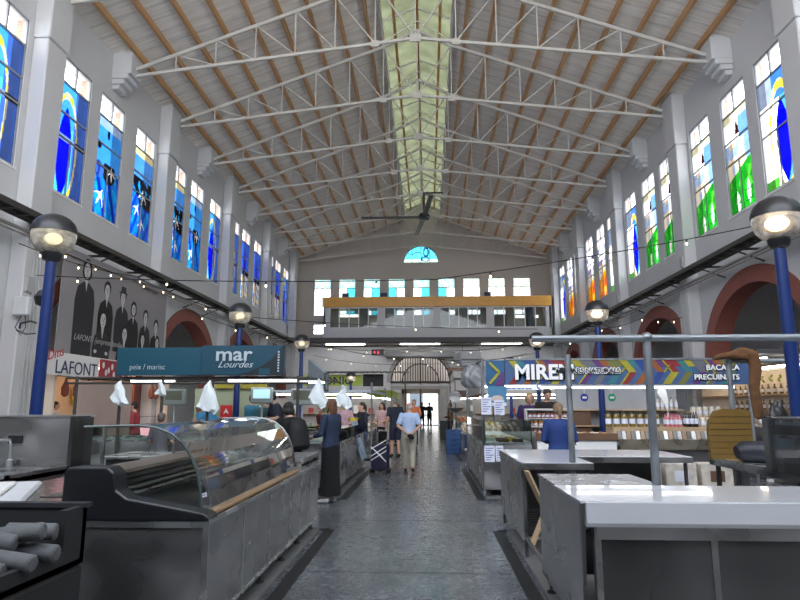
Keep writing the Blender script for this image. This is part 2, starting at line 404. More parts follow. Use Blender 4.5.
# ---- trusses
DX = 1.436
def zb(i): return 14.5 - (14.5 - 13.3) * abs(i) / 7.0
def ztop(i):
    return 13.55 + (16.75 - 13.55) * (7 - abs(i)) / 6.0 if abs(i) >= 1 else 17.55
tr = thing('roof_truss', 'x', 'roof truss', (XC, 15.75, 0))
b = MB()
for s in (-1, 1): b.bar((0, 0, zb(0)), (s * 7 * DX, 0, zb(7)), .08, .10)
b.build('bottom_chord', TRUSSW, tr)
t = MB()
for s in (-1, 1): t.bar((s * DX, 0, ztop(1)), (s * 7 * DX, 0, ztop(7)), .09, .12); t.bar((s * DX, 0, ztop(1)), (0, 0, 17.5), .10, .12)
t.build('top_chord', TRUSSW, tr)
wb = MB()
for s in (-1, 1):
    for i in range(1, 7):
        wb.bar((s * i * DX, 0, zb(i)), (s * i * DX, 0, ztop(i)), .042)
        if i >= 2: wb.bar((s * i * DX, 0, ztop(i)), (s * (i - 1) * DX, 0, zb(i - 1)), .036)
    wb.bar((0, 0, zb(0)), (s * DX, 0, ztop(1)), .05)
    wb.box(s * DX - .14, s * DX + .14, -.02, .02, zb(1) - .12, zb(1) + .12)
wb.bar((0, 0, zb(0)), (0, 0, 17.5), .05); wb.box(-.2, .2, -.03, .03, zb(0) - .14, zb(0) + .16)
wb.build('web', TRUSSW, tr)
ln = MB()
for s in (-1, 1):
    ln.bar((s * DX, 0, 16.7), (s * DX, 0, 18.1), .06); ln.bar((s * DX, 0, 18.02), (0, 0, 18.58), .08); ln.bar((s * DX, 0, 17.0), (0, 0, 17.95), .03)
ln.build('lantern_frame', WHITE, tr)
OR = ['nearest', 'second', 'third', 'fourth', 'fifth', 'sixth', 'seventh', 'eighth', 'ninth']
def trlab(i): return 'white steel lattice roof truss, %s one counting from the camera' % OR[i]
tr['label'] = trlab(0); tr['group'] = 'roof trusses'
for i in range(1, 9): dup(tr, (XC, 15.75 + 4.05 * i, 0), 0, trlab(i), 'roof trusses')

# ---- end wall
e = MB()
WX = [(-9.5 + 2.08 * i, -9.5 + 2.08 * i + 1.43) for i in range(9)]
ew0, ew1 = 9.0, 12.15
T = .4
xs = [XL - .4] + [v for p in WX for v in p] + [XR + .4]
for i in range(0, len(xs), 2): e.box(xs[i], xs[i + 1], YE, YE + T, ew0, ew1)
e.box(XL - .4, XR + .4, YE, YE + T, ew1, 13.45)
e.box(WX[1][0] - .65, XR + .4, YE, YE + T, 6.4, ew0); e.box(XL - .4, WX[0][0], YE, YE + T, 6.4, ew0)
e.box(WX[0][0], WX[0][1], YE, YE + T, 6.4, 7.45); e.box(WX[0][0], WX[0][1], YE, YE + T, 8.3, ew0)
AC = -0.6
LC = -0.5
# gable with lunette hole
G = ell(1.5, 1.5, 20)
for (u0, w0), (u1, w1) in zip(G, G[1:]):
    e.prism([(LC + u0, 13.45 + w0), (LC + u1, 13.45 + w1), (LC + u1, 15.2), (LC + u0, 15.2)], 'y', YE, YE + T)
e.prism([(XL - .4, 13.45), (LC - 1.5, 13.45), (LC - 1.5, 15.2), (LC - 1.5, zr(LC - 1.5) + .05), (XL - .4, 13.9)], 'y', YE, YE + T)
e.prism([(XR + .4, 13.45), (LC + 1.5, 13.45), (LC + 1.5, 15.2), (LC + 1.5, 17.36), (XR + .4, 13.95)], 'y', YE, YE + T)
e.prism([(LC - 1.5, 15.2), (LC + 1.5, 15.2), (LC + 1.6, 17.3), (XSR + .05, 18.1), (XC, 18.72), (XSL - .05, 18.1), (LC - 1.6, 17.2)], 'y', YE, YE + T)
wend = struct(e.build('wall_end', WALLE))
e = MB()
A = ell(2.45, 2.45, 24)
for (u0, w0), (u1, w1) in zip(A, A[1:]):
    e.prism([(AC + u0, 3.5 + w0), (AC + u1, 3.5 + w1), (AC + u1, 6.5), (AC + u0, 6.5)], 'y', YE, YE + T)
e.box(XL - .4, AC - 2.45, YE, YE + T, 0, 6.5); e.box(AC + 2.45, XR + .4, YE, YE + T, 0, 6.5)
e.build('lower_wall', mat('bright_wall', (0.82, 0.82, 0.83), 0.6), wend)
v_ = MB(); v_.box(AC - 3, AC + 3, YE + 1.5, YE + 1.6, 3.45, 6.3); v_.box(AC - 3, AC - 2.5, YE + .4, YE + 6, 0, 3.45); v_.box(AC + 2.5, AC + 3, YE + .4, YE + 6, 0, 3.45); v_.box(AC - 3, AC + 3, YE + .4, YE + 6, 3.4, 3.5); v_.box(AC - 3, AC - 1.3, YE + 6, YE + 6.2, 0, 3.5); v_.box(AC + 1.5, AC + 3, YE + 6, YE + 6.2, 0, 3.5); v_.box(AC - 3, AC + 3, YE + 6, YE + 6.2, 2.7, 3.5)
v_.build('vestibule', mat('vestibule_beige', (0.50, 0.44, 0.38), 0.7), wend)
# far door: iron grille fanlight
d = MB()
for i in range(1, 24):
    u = -2.45 + i * 4.9 / 24; h = math.sqrt(max(0, 2.45 ** 2 - u * u)); d.box(AC + u - .035, AC + u + .035, YE + .1, YE + .16, 3.5, 3.5 + h)
d.box(AC - 2.45, AC + 2.45, YE + .06, YE + .2, 3.42, 3.6); d.box(AC - .06, AC + .06, YE + .05, YE + .2, 0, 5.9)
for r in (2.4, 1.5):
    R = ell(r, r, 24)
    for (u0, w0), (u1, w1) in zip(R, R[1:]): d.bar((AC + u0, YE + .13, 3.5 + w0), (AC + u1, YE + .13, 3.5 + w1), .09)
dr = struct(d.build('door_1', mat('grille_iron', (0.035, 0.03, 0.03), 0.5, 0.3)))
dr2 = MB(); 
for s in (-1, 1): dr2.box(AC + s * 2.35, AC + s * 1.55, YE + .1, YE + .16, 0, 3.42)
dr2.build('door_leaf', mat('door_white', (0.6, 0.6, 0.58), 0.5), dr)
rr = MB(); O = ell(2.75, 2.75, 24); I = ell(2.45, 2.45, 24)
for j in range(24): rr.prism([(AC + I[j][0], 3.5 + I[j][1]), (AC + O[j][0], 3.5 + O[j][1]), (AC + O[j + 1][0], 3.5 + O[j + 1][1]), (AC + I[j + 1][0], 3.5 + I[j + 1][1])], 'y', YE - .05, YE + .02)
struct(rr.build('trim_21', mat('trim_pale', (0.5, 0.48, 0.45), 0.6)))

# ---- stained glass
def hsh(a, b): 
    return (math.sin(a * 127.1 + b * 311.7) * 43758.5453) % 1.0
def lin(r, g, b_): 
    f = lambda c: (c / 255.0) ** 2.2
    return (f(r), f(g), f(b_))
def div(c, boost=2.0): return tuple(min(1.0, x * boost / WS) for x in c)
def cell(u, v, s=.16):
    best = 9; bi = 0; b2 = 9
    for i in (-1, 0, 1):
        for j in (-1, 0, 1):
            cx = math.floor(u / s) + i; cy = math.floor(v / (s * 1.6)) + j
            px = (cx + hsh(cx, cy)) * s; py = (cy + hsh(cy, cx + 9)) * s * 1.6
            dd = math.hypot(u - px, (v - py) / 1.6)
            if dd < best: b2 = best; best = dd; bi = hsh(cx * 3, cy * 7)
            elif dd < b2: b2 = dd
    return bi, b2 - best
W_, H_ = 1.65, ZL - ZB
def lens(u, v, cu, cv, ru, rv):          # pointed oval
    t = abs(v - cv) / rv
    return t < 1 and abs(u - cu) < ru * (1 - t * t)
def star(u, v, cu, cv, r):
    # a bird in flight: slanting body and two curved wings
    t = .6 + cu; x = ((u - cu) * math.cos(t) + (v - cv) * math.sin(t)) / r; y = (-(u - cu) * math.sin(t) + (v - cv) * math.cos(t)) / r
    body = abs(x) < 1 and abs(y) < .17 * (1 - x * x)
    wing = -1 < y < 1 and abs(x - .25 + .75 * y * y) < .20 * (1 - abs(y))+ .03
    return body or wing
def ring(u, v, cu, cv, ru, rv, t): 
    d = math.hypot((u - cu) / ru, (v - cv) / rv); return 1 - t < d < 1 + t
def d_left(kind):
    def f(u, v):
        c, e = cell(u, v)
        if kind == 'lens':
            col = lin(70, 165, 250) if v > 2.2 else lin(85, 215, 250)
            if u > .95: col = lin(70, 110, 200)
            if ring(u, v, .55, 1.45, .62, 1.75, .07): col = lin(200, 200, 170) if c < .7 else lin(220, 210, 60)
            if lens(u, v, .55, 1.35, .38, 1.5): col = lin(8, 12, 225)
            if abs(v - 1.8) < .09 and u > .2: col = lin(120, 150, 210) if u < 1.1 else lin(30, 35, 45)
            return col
        if kind == 'bird':
            col = lin(60, 150, 240) if v > 1.7 else lin(25, 100 + 70 * c, 230)
            if v < 1.7 and math.sin(9 * u + 4 * v) > .6: col = lin(15, 45, 170)
            if 1.2 < v < 2.0 and math.hypot(u - .95, (v - 1.7)) < .42: col = lin(25, 28, 40)
            if 1.2 < v < 2.0 and math.hypot(u - .3, (v - 1.65)) < .3: col = lin(60, 110, 200) if c < .5 else lin(40, 60, 150)
            if star(u, v, 1.1, 1.7, .28) or star(u, v, .45, .7, .38): col = lin(235, 240, 245)
            if math.hypot(u - .2, v - 2.5) < .14 or (math.hypot(u - .75, (v - 3.05) * .5) < .09): col = lin(20, 20, 30)
            if v > 3.2: col = lin(150, 180, 220)
            return col
        if kind == 'sea':
            col = lin(75, 150, 240) if v > 2.2 else lin(20, 80 + 80 * c, 225)
            if v < 1.8 and math.sin(12 * u - 6 * v) > .5: col = lin(20, 60, 190)
            if 1.3 < v < 2.4 and v > 2.2 - 1.1 * u and c < .8: col = lin(22, 24, 34)
            if star(u, v, .9, 1.7, .36) or star(u, v, .5, 1.1, .3) or star(u, v, .95, .6, .3): col = lin(225, 235, 245)
            if v > 3.25: col = lin(220, 215, 160)
            return col
        col = lin(60, 100, 215) if v > 1.5 else (lin(215, 205, 165) if c < .6 else lin(90, 140, 210))      # shore
        if lens(u, v, .8, 2.0, .22, 1.1): col = lin(40, 40, 200)
        if 1.55 < v < 1.9 and u > .4: col = lin(30, 34, 50)
        return col
    return f
def d_right(kind):
    def f(u, v):
        c, e = cell(u, v, .2)
        if kind == 'lens':
            col = (4.5, 4.5, 4.5) if u > .6 else lin(90, 180, 245)
            if v > 2.7: col = lin(70, 130, 225) if u < .9 else lin(170, 190, 220)
            if ring(u, v, .55, 1.5, .62, 1.6, .09): col = lin(250, 245, 170) if c < .6 else lin(225, 205, 70)
            if lens(u, v, .55, 1.35, .36, 1.35): col = lin(5, 10, 220)
            if v < .35 and u > 1.0: col = lin(90, 200, 70)
            return col
        if kind == 'green':
            if v < 1.75 - .35 * u:
                col = lin(30, 150 + 60 * c, 40) if c < .85 else lin(90, 210, 60)
                if lens(u, v, .4, .55, .12, .45) or lens(u, v, 1.1, .35, .12, .4): col = lin(235, 245, 240)
                if e < .010: col = lin(15, 90, 25)
            elif v < 2.5: 
                col = lin(250, 235, 200) if c < .6 else lin(170, 200, 240)
                if u < .35: col = lin(150, 195, 245)
            else: col = (4.5, 4.5, 4.5) if u > .7 else lin(120, 175, 245)
            if v > 3.25: col = lin(235, 235, 190)
            if abs(v - 2.9) < .22 and abs(u - .8) < .14 * (1 - (v - 2.68) * 1.2): col = lin(60, 25, 25)
            if 1.7 < v < 2.5 and e < .006: col = tuple(x * .6 for x in col)
            return col
        if kind == 'orange':
            if v < 1.75 - .4 * u: col = lin(250, 130 + 80 * c, 10) if c < .7 else lin(235, 70, 25)
            elif v < 2.3: col = lin(245, 230, 200) if c < .6 else lin(160, 160, 215)
            else: col = (4.5, 4.5, 4.5) if c < .6 else lin(190, 200, 250)
            if e < .008: col = tuple(x * .5 for x in col)
            return col
        col = lin(255, 190, 20) if v < 1.5 else (4.5, 4.5, 4.5)
        return col
    return f
FRAME = mat('window_frame', (0.30, 0.31, 0.32), 0.5)
LOUV = glassmat('louvre_glass', (0.85, 0.9, 0.92), 1.4, 0.1)
def glassgrid(name, origin, du, dv, nu, nv, fn, parent, mask=None):
    V = []; F = []; C = []
    o = Vector(origin); du = Vector(du); dv = Vector(dv)
    for j in range(nv + 1):
        for i in range(nu + 1): V.append(tuple(o + du * (i / nu) + dv * (j / nv)))
    W, H = du.length, dv.length
    for j in range(nv):
        for i in range(nu):
            u, v = (i + .5) / nu * W, (j + .5) / nv * H
            if mask and not mask(u, v): continue
            F.append((j * (nu + 1) + i, j * (nu + 1) + i + 1, (j + 1) * (nu + 1) + i + 1, (j + 1) * (nu + 1) + i)); C.append(div(fn(u, v)))
    me = bpy.data.meshes.new(name); me.from_pydata(V, [], F); me.materials.append(STAIN)
    ca = me.color_attributes.new('tint', 'FLOAT_COLOR', 'CORNER')
    buf = []
    for c in C: buf += [c[0], c[1], c[2], 1.0] * 4
    ca.data.foreach_set('color', buf)
    ob_ = bpy.data.objects.new(name, me); COL.objects.link(ob_); ob_.parent = parent
    return ob_
WN = 0
LK = [['lens', 'bird', 'sea'], ['bird', 'sea', 'lens'], ['lens', 'bird', 'sea'], ['sea', 'bird', 'lens'], ['lens', 'shore', 'shore'], ['shore', 'shore', 'lens'], ['sea', 'bird', 'lens']]
RK = [['green', 'green', 'lens'], ['green', 'green', 'lens'], ['lens', 'green', 'green'], ['green', 'green', 'lens'], ['lens', 'orange', 'orange'], ['yellow', 'orange', 'lens'], ['lens', 'orange', 'lens']]
for s, X, KK, D in ((-1, XL, LK, d_left), (1, XR, RK, d_right)):
    xg = X + s * .06
    for k in range(0, 6):
        for j, (a, b_) in enumerate(WOFF):
            ya, yb = PIL[k] + a, PIL[k] + b_
            WN += 1
            f = MB(); t = .05
            for (p, q, z0, z1) in ((ya, ya + t, ZB, ZT), (yb - t, yb, ZB, ZT), (ya, yb, ZB, ZB + t), (ya, yb, ZT - t, ZT), (ya, yb, ZL - .03, ZL + .03), (ya, yb, 10.5, 10.55), (ya, yb, 9.72, 9.77)):
                f.box(xg - .03, xg + .03, p, q, z0, z1)
            yc = (ya + yb) / 2
            f.box(xg - .025, xg + .025, yc - .02, yc + .02, ZB, 9.75); f.box(xg - .03, xg + .03, yc - .03, yc + .03, ZL, ZT)
            wo = struct(f.build('window_%d' % WN, FRAME))
            MB().box(X - s * .03, X + s * .0, ya - .06, yb + .06, ZB - .07, ZB + .0).build('sill', WHITE, wo)
            vis = k >= 1
            nu, nv = (50, 118) if k in (1, 2) else (30, 72) if k == 3 else (16, 40)
            glassgrid('stained_glass', (xg, yb if s < 0 else ya, ZB), (0, -W_ if s < 0 else W_, 0), (0, 0, H_), nu, nv,
                      (lambda fn: (lambda u, v: fn(W_ - u, v)))(D(KK[k][j])) if s < 0 else D(KK[k][j]), wo)
            lv = MB()
            for (p, q) in ((ya + t, yc - .03), (yc + .03, yb - t)):
                for i in range(6):
                    z = ZL + .08 + i * .115
                    lv.quad((xg + s * .04, p, z + .04), (xg - s * .05, p, z - .03), (xg - s * .05, q, z - .03), (xg + s * .04, q, z + .04))
            lv.build('louvre_slats', LOUV, wo)
# end wall windows
for i, (a, b_) in enumerate(WX):
    WN += 1; f = MB(); y = YE + .12; c = (a + b_) / 2
    z0 = 9.0
    for (p, q, u0, u1) in ((a, a + .05, z0, ew1), (b_ - .05, b_, z0, ew1), (a, b_, z0, z0 + .06), (a, b_, ew1 - .06, ew1), (a, b_, 11.32, 11.38), (c - .03, c + .03, z0, 11.35)):
        f.box(p, q, y - .03, y + .03, u0, u1)
    wo = struct(f.build('window_%d' % WN, FRAME))
    def fn(u, v, i=i):
        cc, e = cell(u, v, .22)
        if v > 2.35: col = lin(225, 245, 220) if (cc < .5 or i > 5) else lin(180, 235, 235)
        else: col = lin(90, 225, 245) if (u > .7) != (i in (3, 5)) and 1 <= i <= 5 else (2.2, 2.2, 2.1)
        if e < .01: col = tuple(x * .7 for x in col)
        return col
    glassgrid('stained_glass', (a, y, z0), (b_ - a, 0, 0), (0, 0, ew1 - z0), 14, 32, fn, wo)
a, b_ = WX[0]
WN += 1; f = MB()
for (p, q, u0, u1) in ((a, a + .05, 7.45, 8.3), (b_ - .05, b_, 7.45, 8.3), (a, b_, 7.45, 7.5), (a, b_, 8.25, 8.3), (a, b_, 7.85, 7.9)): f.box(p, q, YE + .09, YE + .15, u0, u1)
wo = struct(f.build('window_%d' % WN, FRAME))
MB().box(a, b_, YE + .11, YE + .13, 7.45, 8.3).build('pane', glassmat('clear_pane', (0.95, 0.97, 1.0)), wo)
WN += 1; f = MB()
R = ell(1.47, 1.47, 20)
for (u0, w0), (u1, w1) in zip(R, R[1:]): f.bar((LC + u0, YE + .12, 13.45 + w0), (LC + u1, YE + .12, 13.45 + w1), .07)
f.box(LC - 1.5, LC + 1.5, YE + .09, YE + .15, 13.45, 13.52)
for u in (-.75, 0, .75): f.box(LC + u - .025, LC + u + .025, YE + .09, YE + .15, 13.45, 13.45 + math.sqrt(1.47 ** 2 - u * u))
wo = struct(f.build('window_%d' % WN, FRAME))
def fn(u, v):
    U = u - 1.5
    if ring(U, v, .42, .95, .2, .35, .25) and U > .1: return lin(20, 70, 120)
    if ring(U, v, .35, .35, .3, .2, .2): return lin(20, 70, 120)
    if abs(v - .85 + .1 * math.sin(6 * U)) < .03 and U < 0: return lin(20, 80, 120)
    return lin(100, 225, 240) if v > .35 else lin(215, 250, 225)
glassgrid('stained_glass', (LC - 1.5, YE + .12, 13.45), (3, 0, 0), (0, 0, 1.5), 44, 22, fn, wo, mask=lambda u, v: math.hypot(u - 1.5, v) < 1.46)

# ---- gallery (offices) on the end wall
g = MB(); GY = 48.0
g.box(-8.3, 9.75, GY, YE, 6.9, 7.7)
for x in (-8.3, -3.95, 0.47, 4.7, 9.35): g.box(x, x + (.55 if x > -8 and x < 9 else .5), GY, GY + .35, 7.7, 9.35)
g.box(-8.3, -8.15, GY, YE, 7.7, 9.4); g.box(9.6, 9.75, GY, YE, 7.7, 9.4)
gal = struct(g.build('wall_gallery', WALLW))
MB().box(-8.35, 9.8, GY - .15, YE, 9.4, 10.2, .02).build('fascia', ORANGE, gal)
for a, b_ in ((-7.8, -3.95), (-3.4, .47), (1.02, 4.7), (5.25, 9.35)):
    f = MB(); n = 5
    for i in range(n + 1):
        x = a + (b_ - a) * i / n; f.box(x - .035, x + .035, GY + .1, GY + .18, 7.7, 9.4)
    f.box(a, b_, GY + .08, GY + .2, 7.7, 7.78); f.box(a, b_, GY + .08, GY + .2, 9.32, 9.4)
    WN += 1; wo = struct(f.build('window_%d' % WN, mat('alu_frame', (0.55, 0.56, 0.57), 0.4, 0.3)))
    MB().box(a, b_, GY + .13, GY + .14, 7.75, 9.35).build('pane', WINGL, wo)
    for i in (0, 2, 3):
        if (int(a * 7) + i) % 2: MB().box(a + (b_ - a) * i / n + .04, a + (b_ - a) * (i + 1) / n - .04, GY + .25, GY + .27, 7.8 + .2 * (i % 3), 9.35).build('blind', mat('blind', (0.45, 0.45, 0.43), 0.8), wo)
MB().box(-11.0, 10.3, GY - .5, GY + .3, 6.5, 6.9, .05).build('trim_22', mat('duct_dark', (0.075, 0.075, 0.08), 0.6))['kind'] = 'structure'
lit = thing('office_lamp', 'bright ceiling light inside the upstairs office windows on the left', 'ceiling light', (-6.3, 49.0, 8.75))
MB().box(-.9, .9, -.1, .1, 0, .18).build('diffuser', mat('office_light', (1, 1, 1), emit=(1, 0.93, 0.8), es=5), lit)
MB().box(-.95, .95, -.13, .13, .18, .24).build('housing', WHITE, lit)
lit2 = dup(lit, (8.0, 49.0, 8.6), 0, 'bright ceiling light inside the upstairs office windows on the right')
for (x, z) in ((-8.45 + .72 * 1, 10.95), (-3.62, 10.95), (5.0, 10.95)):
    bx = MB().box(x - .28 + .9 if x < -7 else x - .28, x + .28 + .9 if x < -7 else x + .28, YE - .12, YE, 10.2, 10.9).build('loudspeaker', mat('dark_speaker', (0.03, 0.045, 0.09), 0.6))
    tag(bx, 'dark blue speaker box between the high windows, ' + ('left one' if x < -7 else 'middle one' if x < 0 else 'right one'), 'speaker')

for x, nm in ((-6.5, 'left of the arch'), (-.6, 'above the arch'), (5.8, 'right of the arch')):  # added fill lights with no known fitting, brighten the lower end wall
    t = thing('added_fill_light', 'added fill tube under the gallery brightening the end wall, ' + nm, 'light', (x, 47.9, 6.42), 0)
    MB().box(-1.6, 1.6, -.06, .06, 0, .08).build('housing', WHITE, t); MB().box(-1.55, 1.55, -.05, .05, -.05, 0).build('tube', mat('added_fill_tube', (1, 1, 1), emit=(1, .97, .93), es=16), t)
# ---- cable trays and pipes
for s, X in ((-1, XL), (1, XR)):
    sd = 'left' if s < 0 else 'right'
    xa, xb = X - s * .5, X - s * 1.0
    t = thing('cable_tray', 'long dark ladder cable tray along the %s wall above the arches' % sd, 'cable tray', (0, 0, 0))
    r = MB(); 
    for x in (xa, xb): r.box(x - .03, x + .03, Y0, 47, 6.42, 6.56)
    r.build('rails', TRAY, t)
    y = 5.0
    while y < 47: MB().box(xa, xb, y, y + .08, 6.43, 6.47).build('rung', TRAY, t); y += .6
    r = MB()
    for i, dx in enumerate((.12, .2, .3, .38)): r.tube([(xa - s * dx, Y0, 6.5), (xa - s * dx, 47, 6.5)], .025 + .008 * (i % 2), 6)
    r.build('cables', RUB, t)
    for p in PIL[1:]:
        for q in (p + .2, p + 3, p + 5.5):
            if q < 47: MB().box(X, xb, q, q + .05, 6.35, 6.42).bar((X - s * .02, q + .025, 6.0), (xb, q + .025, 6.38), .04).build('bracket', TRAY, t)
    p_ = MB().tube([(X - s * .55, Y0, 6.15), (X - s * .55, 47, 6.15)], .05, 8); p_.tube([(X - s * .62, Y0, 6.0), (X - s * .62, 47, 6.0)], .03, 8)
    tag(p_.build('wall_pipe', mat('pipe_grey', (0.28, 0.27, 0.26), 0.5)), 'pair of grey pipes running below the cable tray on the %s wall' % sd, 'pipe')
    for i, p in enumerate(PIL[1:6]):
        c = MB()
        xf = X - s * .47
        for dy in (-.1, .05, .18): c.tube([(xf, p + dy, 0.2), (xf, p + dy, 6.3)], .02, 6)
        c.box(xf - .06, xf + .06, p - .35, p - .12, 4.6 if s < 0 else 6.9, 5.0 if s < 0 else 7.3)
        c.build('conduit', mat('conduit_grey', (0.4, 0.4, 0.41), 0.5), WALLS[s])

# ---- ceiling fan
fan = thing('ceiling_fan', 'large black three-bladed ceiling fan hanging below the skylight', 'ceiling fan', (-.15, 35.6, 12.95))
MB().lathe([(.05, -.25), (.32, -.2), (.38, -.05), (.3, .12), (.08, .2)], n=16).build('hub', BLACK, fan, True)
MB().box(-.06, .06, -.06, .06, .15, 1.5).build('rod', BLACK, fan)
for a in (180, 98, 276):
    c, s = math.cos(math.radians(a)), math.sin(math.radians(a))
    bl = MB(); rings = []
    MB_ = bl
    px, py = -s, c
    for r0, r1, w in ((.3, 3.8, .13),):
        P = [(c * r0 + px * w, s * r0 + py * w), (c * r1 + px * w, s * r1 + py * w), (c * r1 - px * w, s * r1 - py * w), (c * r0 - px * w, s * r0 - py * w)]
        bl.prism(P, 'z', -.12, -.04)
    bl.build('blade', BLACK, fan)
MB().box(0, 1.2, -.05, .05, 1.42, 1.5).build('bracket', BLACK, fan)

# ---- clock / units on the end wall
ck = thing('queue_display', 'small black electronic display with red digits on the end wall', 'display', (-4.1, YE - .18, 5.72))
MB().box(-.5, .5, 0, .15, 0, .45, .02).build('case', BLACK, ck)
text('4 8', .42, mat('red_digits', (0.9, 0.05, 0.1), 0.5, emit=(1, 0.05, 0.12), es=1.2), ck, (-.36, -.01, .08), 'digits')
ac = thing('air_curtain', 'long grey air curtain mounted above the arched far door', 'air curtain', (-.4, 49.3, 5.45))
MB().box(-3.0, 2.6, -.2, .6, 0, .5, .08).build('housing', GREY, ac); MB().box(-2.9, 2.5, -.22, .2, -.06, .02).build('grille', TRAY, ac)
a2 = thing('ventilation_unit', 'boxy pale grey ventilation unit hanging right of the far arch', 'ventilation unit', (3.3, 47.6, 4.6))
MB().box(-.8, .9, -.5, .6, 0, 1.2, .12).build('housing', LGREY, a2); MB().prism([(-.8, .3), (-1.3, .45), (-1.3, .9), (-.8, 1.1)], 'y', -.3, .3).build('duct_end', GREY, a2)
MB().box(-.7, .8, -.53, -.49, .5, .56).build('seam', DARK, a2)
for x in (-.6, .7): MB().tube([(x, 0, 1.2), (x, 0, 1.9)], .02, 6).build('hanger', TRAY, a2)
# curbs / drains framing the stall islands
n = 0
def drain(pts, w=.13):
    global n
    for (x0, y0, x1, y1) in pts:
        n += 1
        b_ = MB().box(min(x0, x1) - (w / 2 if x0 == x1 else 0), max(x0, x1) + (w / 2 if x0 == x1 else 0), min(y0, y1) - (w / 2 if y0 == y1 else 0), max(y0, y1) + (w / 2 if y0 == y1 else 0), 0, .006)
        struct(b_.build('trim_%d' % (30 + n), mat('drain_grate', (0.018, 0.02, 0.022), 0.5, 0.3, 0.3, 60)))
drain([(-1.3, 1.5, -1.3, 8.35), (-1.3, 8.35, -7, 8.35), (.89, 1.5, .89, 8.35), (.89, 8.35, 6.5, 8.35),
       (-1.48, 11.0, -1.48, 16.3), (-1.48, 11.0, -7, 11.0), (.9, 11.0, .9, 16.3), (.9, 11.0, 6.5, 11.0),
       (-1.48, 18.5, -1.48, 26), (.95, 18.5, .95, 26), (-1.48, 28.5, -1.48, 36), (.95, 28.5, .95, 36)])
for i, (x0, x1, y) in enumerate(((-1.2, .8, 6.3), (-1.2, .8, 9.03), (-1.3, .8, 12.4), (-1.3, .8, 15.7), (-1.3, .8, 19))):
    struct(MB().box(x0, x1, y, y + .012, 0, .002).build('trim_%d' % (60 + i), DARK))
for i, (x0, x1, y0, y1) in enumerate(((-6.8, -1.42, 1.5, 8.25), (1.0, 6.4, 1.5, 8.25), (-6.8, -1.6, 11.1, 16.3), (1.0, 6.4, 11.1, 16.3))):
    struct(MB().box(x0, x1, y0, y1, 0, .03).build('trim_%d' % (70 + i), mat('plinth_concrete', (0.14, 0.14, 0.14), 0.6, 0, .25, 3)))
# ================================================================== STREET LAMPS
def lamp_parts(lit):
    t = thing('street_lamp', 'x', 'lamp', (0, 0, 0), 0, 'globe lamps in the hall')
    MB().lathe([(.11, 0), (.11, .3), (.085, .35), (.07, 1.5), (.058, 3.3)], n=14).build('pole', BLUEP, t, True)
    MB().lathe([(.09, 3.31), (.11, 3.34), (.115, 3.39), (.10, 3.41)], n=18).build('collar', BLACK, t, True)
    bowl = [(.10, 3.40), (.17, 3.43), (.22, 3.49), (.245, 3.57), (.252, 3.65)]
    gl = glassmat('lamp_bowl_warm', (1, .88, .72), 1.5, .1, haze=.45, hazecol=(1, .85, .66)) if lit else glassmat('lamp_bowl_clear', (.85, .8, .68), 1.5, .1, haze=.45, hazecol=(.85, .78, .6))
    MB().lathe(bowl, n=28, cap=False).build('bowl', gl, t, True)
    dome = [(.258, 3.645), (.254, 3.69), (.225, 3.77), (.175, 3.825), (.10, 3.865), (.02, 3.875)]
    MB().lathe(dome, n=28).build('cap', BLACK, t, True)
    MB().ball((0, 0, 3.58), (.12, .12, .085) if lit else (.10, .10, .07)).build('bulb', mat('lamp_core', (1, 1, 1), emit=(1, 0.9, 0.72), es=5) if lit else mat('lamp_core_dim', (1, 1, 1), emit=(1, 0.85, 0.6), es=1.6), t, True)
    return t
L1 = lamp_parts(False); L1.location = (-4.48, 6.9, 0); L1['label'] = 'blue globe street lamp standing nearest on the left, beside the family photo banner'
dup(L1, (-4.17, 13.3, 0), 0, 'blue globe street lamp rising behind the teal fish stall sign')
dup(L1, (-4.04, 19.4, 0), 0, 'blue globe street lamp on the left beyond the teal fish stall sign')
dup(L1, (-2.7, 21.5, 0), 0, 'small dim globe lamp left of the far arched door', scale=(.7, .7, .72))
L2 = lamp_parts(True); L2.location = (3.85, 6.65, 0); L2['label'] = 'glowing blue globe street lamp standing nearest on the right'
dup(L2, (3.7, 13.35, 0), 0, 'glowing blue globe street lamp rising behind the patterned dried goods sign')
dup(L2, (3.42, 19.2, 0), 0, 'glowing blue globe street lamp right of the far arched door, beyond the patterned sign')
dup(L1, (2.7, 20.2, 0), 0, 'small globe lamp just above the left end of the patterned sign', scale=(.8, .8, .82))
fl = thing('floodlight', 'small black floodlight on an arm clamped to the nearest left lamp pole', 'floodlight', (-4.48, 6.9, 2.55))
MB().tube([(-.06, -.06, 0), (-.12, -.08, .02), (-.26, -.05, .0), (-.30, 0, -.05)], .012, 6).tube([(-.06, -.06, -.12), (-.16, -.08, -.13), (-.30, -.05, -.08)], .01, 6).build('arm', BLACK, fl, True)
MB().lathe([(.02, .0), (.09, .03), (.11, .12), (.06, .2)], (-.12, .12, .22), 14).build('housing', BLACK, fl, True)
jb = thing('junction_box', 'white junction box with cable loops on the pilaster behind the nearest left lamp', 'junction box', (-10.5, 15.27, 3.9))
MB().box(-.2, .2, -.2, .0, 0, .5, .03).build('case', LGREY, jb)
MB().tube([(0, -.1, 0), (-.12, -.12, -.3), (.05, -.12, -.5), (.15, -.1, -.3), (.1, -.1, 0)], .012, 6).build('cable', RUB, jb, True)

